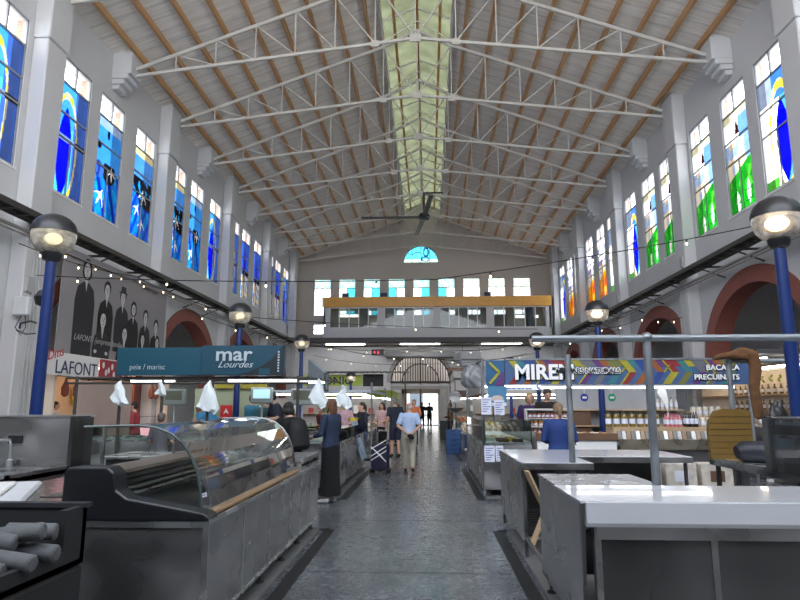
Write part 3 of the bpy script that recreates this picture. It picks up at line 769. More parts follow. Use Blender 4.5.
# ================================================================== STRING LIGHTS
def festoon(label, pts, n, sag=.25, first=0, off=.5):
    t = thing('string_light', label, 'string lights', pts[0])
    P = []; o = Vector(pts[0])
    for a, b in zip(pts, pts[1:]):
        a = Vector(a) - o; b = Vector(b) - o
        for i in range(12):
            u = i / 12; q = a.lerp(b, u); q.z -= sag * 4 * u * (1 - u); P.append(q)
    P.append(Vector(pts[-1]) - o)
    MB().tube(P, .013, 5).build('wire', RUB, t)
    for i in range(n):
        u = (i + off) / n * (len(P) - 1); k = int(u); q = P[k].lerp(P[min(k + 1, len(P) - 1)], u - k)
        b_ = MB().ball((q.x, q.y, q.z - .11), (.024, .024, .034), 8, 6).build('bulb', BULB, t, True)
        MB().tube([(q.x, q.y, q.z), (q.x, q.y, q.z - .06)], .022, 6).build('socket', RUB, b_)
    return t
festoon('string of bulbs crossing the whole hall in front of the high end windows', [(-10.6, 15.75, 5.1), (0.2, 13.2, 4.35), (10, 15.6, 6.5)], 8, .1)
festoon('string of bulbs above the banner running down to the teal sign', [(-10.3, 14.5, 5.65), (-9.8, 19.6, 5.9), (-6.5, 21, 4.7), (4.5, 25, 4.7)], 10, .12)
festoon('string of bulbs looping low over the left aisle stalls', [(-9.8, 24, 5.5), (-5.6, 27, 4.6), (-.5, 31, 4.1), (5, 31, 4.2)], 11, .3)
festoon('string of bulbs along the right wall arches', [(9.6, 23.2, 4.9), (9.6, 27, 5.5), (9.2, 33, 5.7), (8.8, 41, 6.2)], 7, .15)
festoon('string of bulbs hung across the right side beyond the patterned sign', [(9.4, 30, 5.3), (4.5, 30, 4.6), (0, 34, 4.8), (-7, 36, 5.2)], 9, .25)
festoon('string of bulbs over the far stalls near the arched door', [(-7.5, 40, 4.9), (-1, 41, 4.4), (7, 40, 5.0)], 8, .25)
festoon('short string of bulbs in front of the banner top', [(-10.5, 16.0, 6.0), (-10.2, 23.6, 6.1)], 5, .1)

# ================================================================== BANNER AND WALL SHOP
bn = thing('photo_banner', 'large black and white banner of a family in two rows hung over the left arch', 'banner', (-10.5, 0, 0))
BX = 0
MB().box(-.03, 0, 16.75, 23.8, 3.0, 6.2).build('sheet', mat('banner_grey', (0.27, 0.255, 0.27), 0.7, 0, .12, .6), bn)
GR = [mat('print_black', (0.010, 0.010, 0.012), 0.7), mat('print_dark', (0.022, 0.022, 0.025), 0.7), mat('print_skin', (0.55, 0.53, 0.54), 0.7), mat('print_mid', (0.16, 0.15, 0.155), 0.7), mat('print_white', (0.42, 0.42, 0.42), 0.7)]
# family: (y centre, head z, scale, hair kind, hem z)
fam = [(18.0, 5.75, 1.1, 1, 3.0), (19.25, 5.35, .95, 0, 3.4), (20.3, 5.3, .95, 2, 3.4), (21.1, 5.0, .9, 1, 3.3), (22.05, 4.85, .9, 0, 3.3), (22.95, 4.6, .92, 0, 3.2),
       (19.1, 4.35, 1.05, 0, 3.0), (20.55, 4.05, 1.0, 3, 3.0), (21.9, 4.0, .85, 3, 3.0), (23.1, 4.0, .85, 1, 3.0)]
def disc(m, y, z, ry, rz, x, n=14): m.quad(*[(x, y + ry * math.cos(2 * PI * i / n), z + rz * math.sin(2 * PI * i / n)) for i in range(n)])
for i, (y, z, k, hk, hem) in enumerate(fam):
    x = .004 + .0035 * i; m = MB(); d = .0006
    m.cur = 0 if i % 2 else 1                        # clothes
    m.quad((x, y - .48 * k, hem), (x, y + .48 * k, hem), (x, y + .50 * k, z - .9 * k), (x, y + .40 * k, z - .52 * k), (x, y + .14 * k, z - .36 * k), (x, y - .14 * k, z - .36 * k), (x, y - .40 * k, z - .52 * k), (x, y - .50 * k, z - .9 * k))
    m.cur = 2; m.quad((x + d, y - .09 * k, z - .2 * k), (x + d, y + .09 * k, z - .2 * k), (x + d, y + .02, z - .62 * k))
    m.cur = 0; disc(m, y, z + .05 * k, .235 * k, .27 * k, x + d * 1.5)
    if hk == 1: disc(m, y, z - .08 * k, .25 * k, .22 * k, x + d * 1.5)
    m.cur = 2; disc(m, y, z - .03 * k, .16 * k, .225 * k, x + d * 2.5)
    m.cur = 0
    for s in (-1, 1): disc(m, y + s * .065 * k, z + .01, .033 * k, .014, x + d * 3.5, 8); m.quad((x + d * 3.5, y + s * .03 * k, z + .05 * k), (x + d * 3.5, y + s * .11 * k, z + .05 * k), (x + d * 3.5, y + s * .11 * k, z + .065 * k), (x + d * 3.5, y + s * .03 * k, z + .07 * k))
    m.cur = 3; disc(m, y, z - .14 * k, .05 * k, .013, x + d * 3.5, 8); m.quad((x + d * 3.5, y - .018, z - .01), (x + d * 3.5, y + .02, z - .01), (x + d * 3.5, y + .03, z - .08), (x + d * 3.5, y - .03, z - .08))
    if hk == 2:
        m.cur = 1; m.quad(*[(x + d * 4, y + p, z + q) for p, q in ((-.3 * k, .12), (.3 * k, .12), (.3 * k, .16), (-.3 * k, .16))]); m.quad(*[(x + d * 4, y + p, z + q) for p, q in ((-.18, .16), (.18, .16), (.15, .36), (-.15, .36))])
    if i >= 6:
        m.cur = 2; disc(m, y - .32 * k, z - 1.0 * k, .09, .06, x + d * 3); disc(m, y + .32 * k, z - 1.02 * k, .09, .06, x + d * 3)
    m.build('printed_figure', GR, bn)
text('LAFONT  (empresa familiar)', .26, GR[4], bn, (.05, 17.5, 3.55), 'script_lettering', rot=(PI / 2, 0, PI / 2), shear=.3, depth=.001)
text('Abuelos i pares', .2, GR[1], bn, (.05, 21.6, 5.85), 'script_lettering', rot=(PI / 2, 0, PI / 2), shear=.4, depth=.001)
WALLS_ = None
shop = thing('wall_shop', 'lit butcher shop with cream walls built under the family banner', 'market stall', (-10.2, 0, 0))
CREAM = mat('cream_wall', (0.74, 0.62, 0.50), 0.7)
sh = MB(); sh.box(-3.2, -3.1, 16.3, 23.9, 0, 2.95); sh.box(-3.1, .0, 23.8, 23.9, 0, 2.95); sh.box(-3.1, .1, 16.2, 16.3, 0, 2.95); sh.build('shop_wall', CREAM, shop)
MB().box(-3.2, .15, 16.2, 23.9, 2.95, 3.05).build('shop_ceiling', WHITE, shop)
for y in (17.8, 20.0, 22.2): MB().box(-1.2, -1.1, y - .6, y + .6, 2.84, 2.9).build('shop_light', TUBEW, shop)
MB().box(-.5, .2, 16.5, 23.7, 0, .95, .03).build('counter', mat('pink_counter', (0.55, 0.32, 0.34), 0.4), shop)
MB().box(.22, .235, 16.5, 23.7, .55, .9).build('counter_light', mat('pink_glow', (1, .6, .65), emit=(1, 0.42, 0.52), es=1.0), shop)
MB().box(-.1, .15, 16.5, 23.7, 1.22, 1.235).build('glass_shelf', GLASS, shop)
MB().tube([(-.2, 16.4, 2.45), (-.2, 23.8, 2.45)], .025, 6).build('hanging_rail', TUBE, shop)
MB().box(-3.1, -3.0, 19.6, 21.2, .9, 2.1).build('shop_door', mat('pale_door', (0.7, 0.5, 0.38), 0.5), shop)
MB().box(-2.96, -2.94, 22.3, 22.6, 1.7, 2.2).build('wall_notice', mat('yellow_notice', (0.8, 0.6, 0.05), 0.5), shop)
ls = thing('lafont_sign', 'white fabric sign with dark blue lettering above the butcher shop', 'sign', (-9.95, 0, 0)); ls.name = 'shop_sign'
MB().box(0, .04, 15.4, 18.05, 2.42, 3.0).build('board', WHITE, ls)
text('LAFONT', .52, mat('navy_ink', (0.02, 0.03, 0.10), 0.5), ls, (.05, 15.85, 2.47), rot=(PI / 2, 0, PI / 2), width=1.05)
text('Dms', .38, mat('red_ink', (0.5, 0.03, 0.03), 0.5), ls, (.052, 15.5, 2.78), rot=(PI / 2, -.25, PI / 2), shear=.3)
rs = thing('red_sign', 'red and white patterned cloth sign next to the dark blue lettering', 'sign', (-9.95, 0, 0)); rs.name = 'shop_sign'
MB().box(0, .04, 18.15, 20.2, 2.42, 3.0).build('board', mat('dark_red_cloth', (0.35, 0.03, 0.05), 0.6), rs)
m = MB()
for i in range(11): disc(m, 18.3 + i * .17 + .05 * math.sin(i * 3), 2.7 + .13 * math.cos(i * 2.3), .07, .1, .045)
m.build('pale_print', WHITE, rs)
def ham(y, z):
    h = MB().tube([(0, 0, 0), (0, .02, -.12), (0, 0, -.3), (0, 0, -.5), (0, 0, -.56)], [.025, .05, .11, .1, .03], 10)
    return h
h0 = thing('cured_ham', 'cured ham hanging from the rail in the lit butcher shop', 'ham', (-10.5, 17.4, 2.42), 0, 'hams hanging in the butcher shop')
ham(0, 0).build('meat', mat('ham', (0.22, 0.06, 0.035), 0.5), h0, True); MB().tube([(0, 0, 0), (0, 0, .05)], .008, 5).build('string', WHITE, h0)
for y in (17.9, 18.5, 22.9, 23.3): dup(h0, (-10.45, y, 2.42))
sc_ = thing('cash_scale', 'black shop scale standing on the pink butcher counter', 'scale', (-10.3, 19.3, .95))
MB().box(-.15, .15, -.2, .2, 0, .12, .02).build('base', BLACK, sc_); MB().bar((0, 0, .1), (0, 0, .4), .05).build('post', BLACK, sc_); MB().box(-.06, .06, -.25, .25, .38, .72, .03).build('screen', BLACK, sc_)
# ================================================================== NEAR LEFT: GLASS DISPLAY CASE
dc = thing('display_case', 'long steel fish display case with curved glass front, nearest on the left', 'display case', (0, 0, 0))
XA = -1.47; Ya, Yb = 4.2, 8.35
b = MB(); b.box(-2.45, XA, Ya, 7.25, .16, .84); b.box(-2.45, XA, 7.25, Yb, .16, .90); b.build('body', STEEL, dc)
m = MB()
for y in (5.02, 5.84, 6.66, 7.25, 7.8): m.box(XA, XA + .006, y - .012, y + .012, .17, .84)
m.box(XA, XA + .012, Ya, Yb, .82, .85); m.box(-2.46, XA + .012, Ya - .012, Ya, .80, .86); m.box(XA, XA + .015, Ya, Yb, .16, .18); m.box(-2.46, -2.42, Ya - .012, Ya, .16, .8); m.box(XA - .03, XA + .012, Ya - .012, Ya, .16, .8)
m.build('seam_trim', STEELT, dc)
for y in (4.35, 5.0, 5.8, 6.6, 7.4, 8.2):
    for x in (XA - .06, -2.35):
        MB().lathe([(.035, 0.03), (.035, .05), (.015, .055), (.015, .1), (.028, .105), (.028, .17)], (x, y, 0), 10).build('leg', STEELD, dc, True)
# black moulded end cap (L profile) facing the camera
m = MB().prism([(-2.48, .84), (-2.48, 1.15), (-2.45, 1.19), (-2.18, 1.19), (-2.13, 1.15), (-2.11, 1.04), (-2.03, .985), (-1.5, .895), (-1.46, .87), (-1.46, .84)], 'y', Ya - .02, Ya + .16)
bo = m.build('end_cap', BLACK, dc); bv = bo.modifiers.new('b', 'BEVEL'); bv.width = .025; bv.segments = 3
# curved glass
prof = [(-1.56, .88), (-1.575, 1.0), (-1.60, 1.12), (-1.65, 1.24), (-1.72, 1.34), (-1.81, 1.41), (-1.92, 1.45), (-2.05, 1.465)]
m = MB(); yg0, yg1 = Ya + .12, 7.3
for (x0, z0), (x1, z1) in zip(prof, prof[1:]): m.quad((x0, yg0, z0), (x0, yg1, z0), (x1, yg1, z1), (x1, yg0, z1))
m.build('curved_glass', GLASSH, dc, True)
MB().quad((-2.05, yg0, 1.468), (-2.05, yg1, 1.468), (-2.44, yg1, 1.45), (-2.44, yg0, 1.45)).build('top_glass', GLASSH, dc)
m = MB().tube([(x, yg0, z) for x, z in prof] + [(-2.44, yg0, 1.455)], .009, 6); m.build('glass_edge', mat('glass_edge', (0.06, 0.09, 0.09), 0.2), dc, True)
for yy in (yg0 + .01, yg1): MB().quad(*([(x, yy, z) for x, z in prof] + [(-2.44, yy, 1.45), (-2.44, yy, .9)])).build('end_glass', GLASS, dc)
MB().tube([(x, yg1, z) for x, z in prof] + [(-2.44, yg1, 1.455)], .012, 6).build('glass_edge', STEELD, dc, True)
MB().box(-1.60, -1.505, Ya + .1, 7.3, .845, .868, .004).build('wooden_strip', mat('tan_strip', (0.30, 0.18, 0.09), 0.35, 0, .15, 3, stretch=(6, .6, 6)), dc)
MB().box(-1.545, -1.53, Ya + .3, Ya + .42, .869, .871).build('badge', mat('badge_red', (0.5, 0.45, 0.42), 0.4), dc)
m = MB()                                             # ribbed back wall
MB().box(-2.44, -2.40, Ya + .15, 7.3, .84, 1.12).build('back_panel', STEELD, dc)
for i in range(5): m = MB().tube([(-2.37, Ya + .16, .91 + i * .05), (-2.37, 7.28, .91 + i * .05)], .019, 8); m.build('louvre', STEEL, dc, True)
MB().box(-2.4, -1.62, Ya + .15, 7.3, .845, .86).build('display_tray', STEELD, dc)
MB().prism([(-2.46, 1.12), (-2.2, 1.12), (-2.2, 1.145), (-2.46, 1.15)], 'y', Ya + .2, 7.3).build('wooden_shelf', mat('shelf_tan', (0.30, 0.22, 0.17), 0.4), dc)
for y in (4.6, 5.9, 7.2): MB().bar((-2.44, y, 1.12), (-2.44, y, 1.46), .02).build('glass_post', STEEL, dc)
m = MB(); m.box(-2.45, XA, 7.36, Yb, .90, .93); m.box(XA - .03, XA, 7.36, Yb, .9, .99); m.box(-2.45, XA, Yb - .03, Yb, .9, .99); m.box(-2.45, -2.42, 7.36, Yb, .9, .99); m.build('basin_rim', STEEL, dc)
MB().box(-2.3, -1.75, 7.38, 7.9, .86, .932).build('basin', RUB, dc)
# inner counter behind the case
ic = thing('steel_counter', 'low dark steel work counter standing behind the curved glass case', 'counter', (0, 0, 0))
MB().box(-4.2, -2.7, 8.0, 8.9, .1, .92, .01).build('body', STEELD, ic); MB().box(-4.25, -2.65, 7.95, 8.95, .92, .96, .01).build('top', STEELT, ic)
for x in (-4.1, -2.8):
    for y in (8.1, 8.8): MB().tube([(x, y, .03), (x, y, .12)], .03, 8).build('leg', STEELD, ic)
# sink unit
sk = thing('sink_unit', 'stainless sink unit with tall splashback at the left edge', 'sink', (0, 0, 0))
m = MB(); m.box(-5.6, -3.5, 5.1, 6.3, .96, 1.0); m.box(-3.53, -3.5, 5.1, 6.3, .93, 1.03); m.box(-5.6, -3.5, 5.1, 5.13, .93, 1.03); m.build('worktop', STEEL, sk)
MB().box(-5.6, -3.48, 6.27, 6.31, 1.0, 1.50).build('splashback', STEEL, sk)
MB().box(-3.51, -3.47, 5.95, 6.31, 1.0, 1.50).build('splash_side', STEELD, sk)
MB().box(-5.6, -3.46, 6.25, 6.33, 1.49, 1.51).build('splash_rim', STEELT, sk)
MB().tube([(-4.25, 6.2, 1.0), (-4.25, 6.2, 1.2), (-4.25, 6.17, 1.26), (-4.25, 6.0, 1.27), (-4.25, 5.97, 1.2)], .014, 8).build('tap', STEELT, sk, True)
MB().lathe([(.03, 0), (.03, .06), (.015, .07)], (-4.25, 6.2, 1.0), 10).build('tap_base', STEELT, sk, True)
MB().box(-4.32, -4.18, 6.24, 6.27, 1.22, 1.3).build('soap_holder', BLACK, sk)
for x in (-5.5, -3.55):
    for y in (5.15, 6.2): MB().bar((x, y, .03), (x, y, .96), .04).build('leg', STEELD, sk)
MB().box(-5.5, -3.6, 5.2, 6.2, .3, .33).build('lower_shelf', STEELD, sk)
# freezer
D27 = math.radians(27)
fz = thing('chest_freezer', 'white chest freezer with a sliding lid in front of the sink unit', 'freezer', (-3.32, 4.32, .03), D27)
MB().box(-.45, .45, -.70, .70, 0, .90, .03).build('body', WHITE, fz); MB().box(-.46, .46, -.71, .71, .90, .955, .02).build('lid', LGREY, fz); MB().box(-.38, .3, -.6, .5, .955, .98, .01).build('lid_panel', WHITE, fz); MB().box(.46, .48, -.1, .1, .82, .86).build('handle', GREY, fz)
dk = thing('dark_cabinet', 'low dark cabinet with a red-brown top between the sink and the black end cap', 'cabinet', (0, 0, 0))
MB().box(-3.1, -2.62, 5.3, 6.6, .03, .84, .02).build('body', BLACK, dk); MB().box(-3.08, -2.64, 5.32, 6.55, .84, .87, .01).build('top', mat('redbrown_top', (0.13, 0.05, 0.045), 0.5), dk)
# bin with foam tubes
bi = thing('black_crate', 'open black crate filled with grey foam tubes in the near left corner', 'crate', (-2.62, 3.15, .72), .0)
m = MB(); m.box(-.65, .64, -.3, -.26, 0, .06); m.box(-.65, .64, .42, .46, 0, .315); m.box(-.65, -.61, -.3, .46, 0, .315); m.box(.60, .64, .25, .46, 0, .315); m.box(.60, .64, -.3, .25, 0, .1); m.box(-.65, .64, -.3, .46, 0, .03)
m.build('walls', RUB, bi); MB().box(-.67, .66, .41, .48, .305, .33).build('rim', mat('crate_rim', (0.05, 0.05, 0.055), 0.3, 0.3), bi)
MB().box(-3.27, -1.98, 2.85, 3.62, .03, .715, .02).build('x', RUB).name = 'storage_box'
tag(bpy.data.objects['storage_box'], 'matt black storage box under the crate of foam tubes', 'box')
FO = mat('grey_foam', (0.13, 0.135, 0.14), 0.9, 0, .25, 14, bump=.4)
f0 = None
spots = [(.42, -.02, .22, .15, .2), (.56, -.06, .13, -.1, .1), (.38, .0, .13, .35, -.1), (.58, .09, .14, .0, .08), (.50, .18, .22, .25, .05), (.30, .16, .13, -.3, .1), (.22, .05, .10, .5, 0), (.52, .04, .235, .2, -.1), (.45, -.14, .09, .1, 0), (.28, -.12, .09, -.2, 0)]
fl_ = ['long foam tube lying uppermost on the pile', 'foam tube at the near right of the crate', 'slanting foam tube across the left of the crate', 'short foam tube across the middle of the crate', 'foam tube at the back of the crate', 'foam tube in the back right corner of the crate', 'foam tube in the back left corner of the crate', 'foam tube resting on the right side of the pile', 'foam tube at the bottom front of the crate', 'foam tube in the front left corner of the crate']
for i, (x, y, z, rz, ry) in enumerate(spots):
    o = MB().tube([(-.125, 0, 0), (-.115, 0, 0), (.115, 0, 0), (.125, 0, 0)], [.034, .044, .044, .034], 12).build('foam_tube', FO, None, True, (-2.62 + x, 3.15 + y, .72 + z), (0, ry, rz))
    tag(o, 'grey ' + fl_[i], 'foam tube', 'foam tubes in the crate')
def sack(name, label, loc, r, mt, seed, parent=None):
    random.seed(seed); bm = bmesh.new(); bmesh.ops.create_icosphere(bm, subdivisions=4, radius=1)
    for v in bm.verts:
        p = v.co; n_ = math.sin(p.x * 6 + seed) * math.sin(p.y * 7) * .07 + math.sin(p.z * 11 + p.x * 9 + seed) * .04 + math.sin(14 * p.y - 6 * p.x) * .03
        p *= 1 + n_; p.z = max(p.z, -.72)
        v.co = (p.x * r[0], p.y * r[1], (p.z + .72) * r[2])
    me = bpy.data.meshes.new(name); bm.to_mesh(me); bm.free(); me.materials.append(mt); me.polygons.foreach_set('use_smooth', [True] * len(me.polygons))
    o = bpy.data.objects.new(name, me); COL.objects.link(o); o.location = loc
    if parent: o.parent = parent
    else: tag(o, label, 'bag')
    return o
PLB = mat('black_bag', (0.018, 0.019, 0.022), 0.28, 0, .3, 8, bump=.3)
sack('rubbish_bag', 'crumpled black plastic bag below the crate at the bottom left', (-2.2, 2.45, .03), (.35, .25, .36), PLB, 3)

# ================================================================== NEAR RIGHT COUNTERS
MARB = mat('pale_worktop', (0.62, 0.63, 0.66), 0.18, 0.0, 0.06, 3, coat=.3)
cb = thing('steel_counter', 'long steel counter with a thick white worktop across the near right', 'counter', (0, 0, 0))
MB().box(.97, 5.4, 4.12, 4.93, .985, 1.0).build('worktop', MARB, cb)
MB().prism([(4.09, .995), (4.09, .87), (4.10, .845), (4.14, .845), (4.14, .995)], 'x', 1.0, 3.05).build('apron', MARB, cb)
MB().prism([(4.09, .995), (4.09, .87), (4.10, .845), (4.14, .845), (4.14, .995)], 'x', 3.06, 5.4).build('apron', MARB, cb)
MB().box(1.06, 5.4, 4.10, 4.16, .77, .845).build('rail', STEEL, cb)
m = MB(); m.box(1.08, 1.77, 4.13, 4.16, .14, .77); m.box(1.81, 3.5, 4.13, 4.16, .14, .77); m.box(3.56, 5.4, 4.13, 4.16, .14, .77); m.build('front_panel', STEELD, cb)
for q in ((1.77, 1.81, 4.12, 4.16, .14, .77), (3.5, 3.56, 4.12, 4.16, .14, .77), (1.05, 1.09, 4.12, 4.18, .14, .98)): MB().box(*q).build('upright', STEEL, cb)
MB().box(.98, 1.0, 4.2, 4.93, .14, .985).build('end_panel', STEEL, cb)
MB().prism([(4.12, .985), (4.2, .985), (4.2, .3)], 'x', .98, 1.0).build('end_gusset', STEELD, cb)
for x in (1.05, 2.25, 3.5):
    for y in (4.25, 4.85): MB().lathe([(.035, .03), (.035, .05), (.014, .055), (.014, .1), (.026, .105), (.026, .15)], (x, y, 0), 10).build('leg', STEELD, cb, True)
cc = thing('steel_counter', 'short grey-topped counter return joined behind the near right counter', 'counter', (0, 0, 0))
MB().box(.98, 1.79, 4.95, 5.72, .98, 1.0).build('worktop', mat('worn_top', (0.42, 0.42, 0.43), 0.28, .6, .25, 5), cc)
MB().box(.99, 1.02, 4.95, 5.72, .16, .98).build('side_panel', STEEL, cc); MB().box(1.02, 1.79, 5.69, 5.72, .16, .98).build('back_panel', STEELD, cc)
for x in (1.04, 1.72):
    for y in (5.02, 5.6): MB().lathe([(.035, .03), (.035, .05), (.014, .055), (.014, .1), (.026, .105), (.026, .17)], (x, y, 0), 10).build('leg', STEELD, cc, True)
ca = thing('steel_counter', 'L-shaped steel counter with an open underside, second from the camera on the right', 'counter', (0, 0, 0))
m = MB(); m.box(1.0, 1.76, 6.8, 8.85, .97, 1.0); m.box(1.76, 3.15, 7.65, 8.85, .97, 1.0); m.build('worktop', MARB, ca)
m = MB(); m.box(1.0, 1.76, 6.79, 6.81, .93, .995); m.box(.99, 1.01, 6.8, 8.85, .93, .995); m.box(1.76, 3.15, 7.63, 7.66, .93, .995); m.build('edge', STEEL, ca)
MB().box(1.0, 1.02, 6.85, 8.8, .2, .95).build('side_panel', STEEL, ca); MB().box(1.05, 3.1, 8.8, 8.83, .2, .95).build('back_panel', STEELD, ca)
for x, y in ((1.03, 6.85), (1.7, 6.85), (1.03, 8.75), (3.08, 8.75), (3.08, 7.7), (1.7, 7.7)): MB().bar((x, y, .03), (x, y, .97), .035).build('leg', STEELD, ca)
m = MB(); 
for z in (.22,): m.bar((1.03, 6.85, z), (1.7, 6.85, z), .025); m.bar((1.03, 5.75, z), (1.03, 6.85, z), .025)
m.build('lower_rail', STEEL, ca)
m = MB()
for i in range(14): m.box(1.06, 1.68, 6.9 + i * .13, 6.93 + i * .13, .21, .225)
m.build('lower_grid', TRAY, ca)
for i, (a, b_, lab) in enumerate((((1.04, 6.76, .92), (1.36, 6.9, .24), 'pale wooden plank leaning right under the L-shaped counter'), ((1.26, 6.66, .66), (1.05, 6.62, .2), 'pale wooden plank leaning left under the L-shaped counter'))):
    tag(MB().bar(a, b_, .09, .022).build('wooden_plank', WOOD), lab, 'plank')
# crates of newspaper-wrapped goods under / behind counter A
CR = mat('printed_carton', (0.55, 0.5, 0.44), 0.7, 0, .55, 9)
for i, (x, y, z, l) in enumerate(((3.05, 9.3, .03, 'bottom left'), (3.55, 9.3, .03, 'bottom middle'), (4.05, 9.32, .03, 'bottom right'), (3.1, 9.3, .42, 'upper left'), (3.6, 9.3, .42, 'upper middle'), (4.1, 9.3, .42, 'upper right'))):
    c = thing('printed_carton', 'worn printed carton below the dried goods display, %s of the stack' % l, 'carton', (x, y, z), 0, 'printed cartons under the display')
    MB().box(-.22, .22, -.15, .15, 0, .37, .01).build('box', CR, c); MB().box(-.1, .1, -.153, -.15, .12, .27).build('label', BROWN if i % 2 else PAPER, c)

# tubular frame
tf = thing('tube_frame', 'grey steel tube frame with posts and a crossbar over the near right counters', 'frame', (0, 0, 0))
for (x, y) in ((1.77, 5.0), (1.55, 6.85), (3.6, 7.5), (5.2, 5.0)): MB().tube([(x, y, .03), (x, y, 2.16)], .033, 10).build('post', TUBE, tf, True)
for a, b_ in (((.85, 5.0, 2.14), (6.2, 5.0, 2.14)), ((3.6, 7.5, 2.13), (6.2, 7.5, 2.13))): MB().tube([a, b_], .03, 10).build('crossbar', TUBE, tf, True)
for p in ((1.77, 5.0, 2.14), (3.6, 7.5, 2.14)): MB().ball(p, .05, 10, 6).build('clamp', TUBE, tf, True)
# brown cloth
cl = MB(); random.seed(4)
P = [(3.60, 7.45, 2.20), (3.75, 7.45, 2.24), (3.86, 7.44, 2.2), (3.88, 7.44, 2.05), (3.84, 7.44, 1.8), (3.86, 7.44, 1.55), (3.85, 7.44, 1.45)]
cl.tube(P, [(.04, .05), (.06, .05), (.075, .06), (.075, .05), (.06, .045), (.065, .04), (.04, .03)], 14, up=(0, 1, 0))
cl.tube([(3.38, 7.42, 2.15), (3.47, 7.42, 2.18), (3.62, 7.44, 2.20), (3.8, 7.45, 2.18)], [.02, .035, .05, .05], 10)
o = remeshed('brown_cloth', cl, mat('brown_cloth', (0.13, 0.058, 0.022), 0.9, 0, .5, 11, bump=1.0), .014); tag(o, 'brown cloth bundled over the top of the tube frame post', 'cloth')
# right sink table
st = thing('sink_table', 'steel sink table with a clear splash screen and tap on the right', 'sink', (0, 0, 0))
m = MB(); m.prism([(3.30, 7.5), (3.28, 5.2), (4.6, 5.2), (4.6, 7.5)], 'z', .965, 1.0); m.build('worktop', STEELT, st)
MB().prism([(3.28, 7.5), (3.26, 5.2), (3.30, 5.2), (3.32, 7.5)], 'z', .93, 1.01).build('edge', STEELT, st)
MB().box(3.25, 5.0, 6.1, 6.13, 1.0, 1.49).build('splashback', mat('dull_screen', (0.42, 0.46, 0.43), 0.2, .6, .7, 2.2), st)
MB().box(3.22, 3.27, 6.07, 6.16, .98, 1.5).build('screen_edge', STEELD, st); MB().box(3.22, 5.0, 6.09, 6.15, 1.485, 1.5).build('screen_rim', STEELT, st)
MB().box(3.24, 3.26, 5.5, 6.1, 1.0, 1.48).build('side_screen', GLASSH, st)
MB().tube([(3.62, 5.75, 1.0), (3.62, 5.75, 1.18), (3.6, 5.75, 1.23), (3.5, 5.75, 1.25), (3.38, 5.75, 1.24), (3.35, 5.75, 1.18)], .013, 8).build('tap', BLACK, st, True)
MB().lathe([(.03, 0), (.03, .05), (.02, .06)], (3.62, 5.75, 1.0), 10).build('tap_base', STEELT, st, True)
MB().tube([(3.62, 5.75, 1.16), (3.7, 5.72, 1.22)], .01, 6).build('tap_lever', BLACK, st)
for x, y in ((3.33, 5.3), (3.33, 7.4), (4.5, 5.3), (4.5, 7.4)): MB().bar((x, y, .03), (x, y, .97), .04).build('leg', STEELD, st)
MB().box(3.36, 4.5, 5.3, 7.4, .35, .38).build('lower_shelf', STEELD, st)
mb_ = MB(); 
pts = [(-.24, 0), (.24, 0), (.24, .52), (.2, .56), (-.05, .57), (-.16, .54), (-.23, .44), (-.25, .3)]
mb_.prism(pts, 'y', -.03, .03)
bd = thing('padded_board', 'mustard quilted board with rounded corner leaning on the frame post', 'board', (3.47, 7.35, 1.0))
mb_.build('pad', mat('mustard_pad', (0.17, 0.095, 0.014), 0.6, 0, .2, 8), bd)
m = MB()
for i in range(7): m.tube([(-.235, -.032, .06 + i * .07), (.235, -.032, .06 + i * .07)], .005, 5)
m.build('stitching', mat('mustard_dark', (0.10, 0.06, 0.012), 0.7), bd)
o = MB().tube([(3.36, 7.0, 1.10), (3.42, 7.0, 1.11), (3.6, 6.95, 1.11), (3.8, 6.8, 1.08), (3.95, 6.7, 1.07)], [.07, .11, .12, .10, .06], 14).build('x', mat('navy_sack', (0.016, 0.018, 0.028), 0.5, 0, .3, 6, bump=.6), None, True)
o.name = 'rolled_tarp'; tag(o, 'dark navy rolled tarp lying on the sink table by the mustard board', 'tarp')
sack('plastic_bag', 'shiny dark plastic bag hanging behind the sink table post', (3.95, 7.2, 1.0), (.12, .1, .38), PLB, 9)
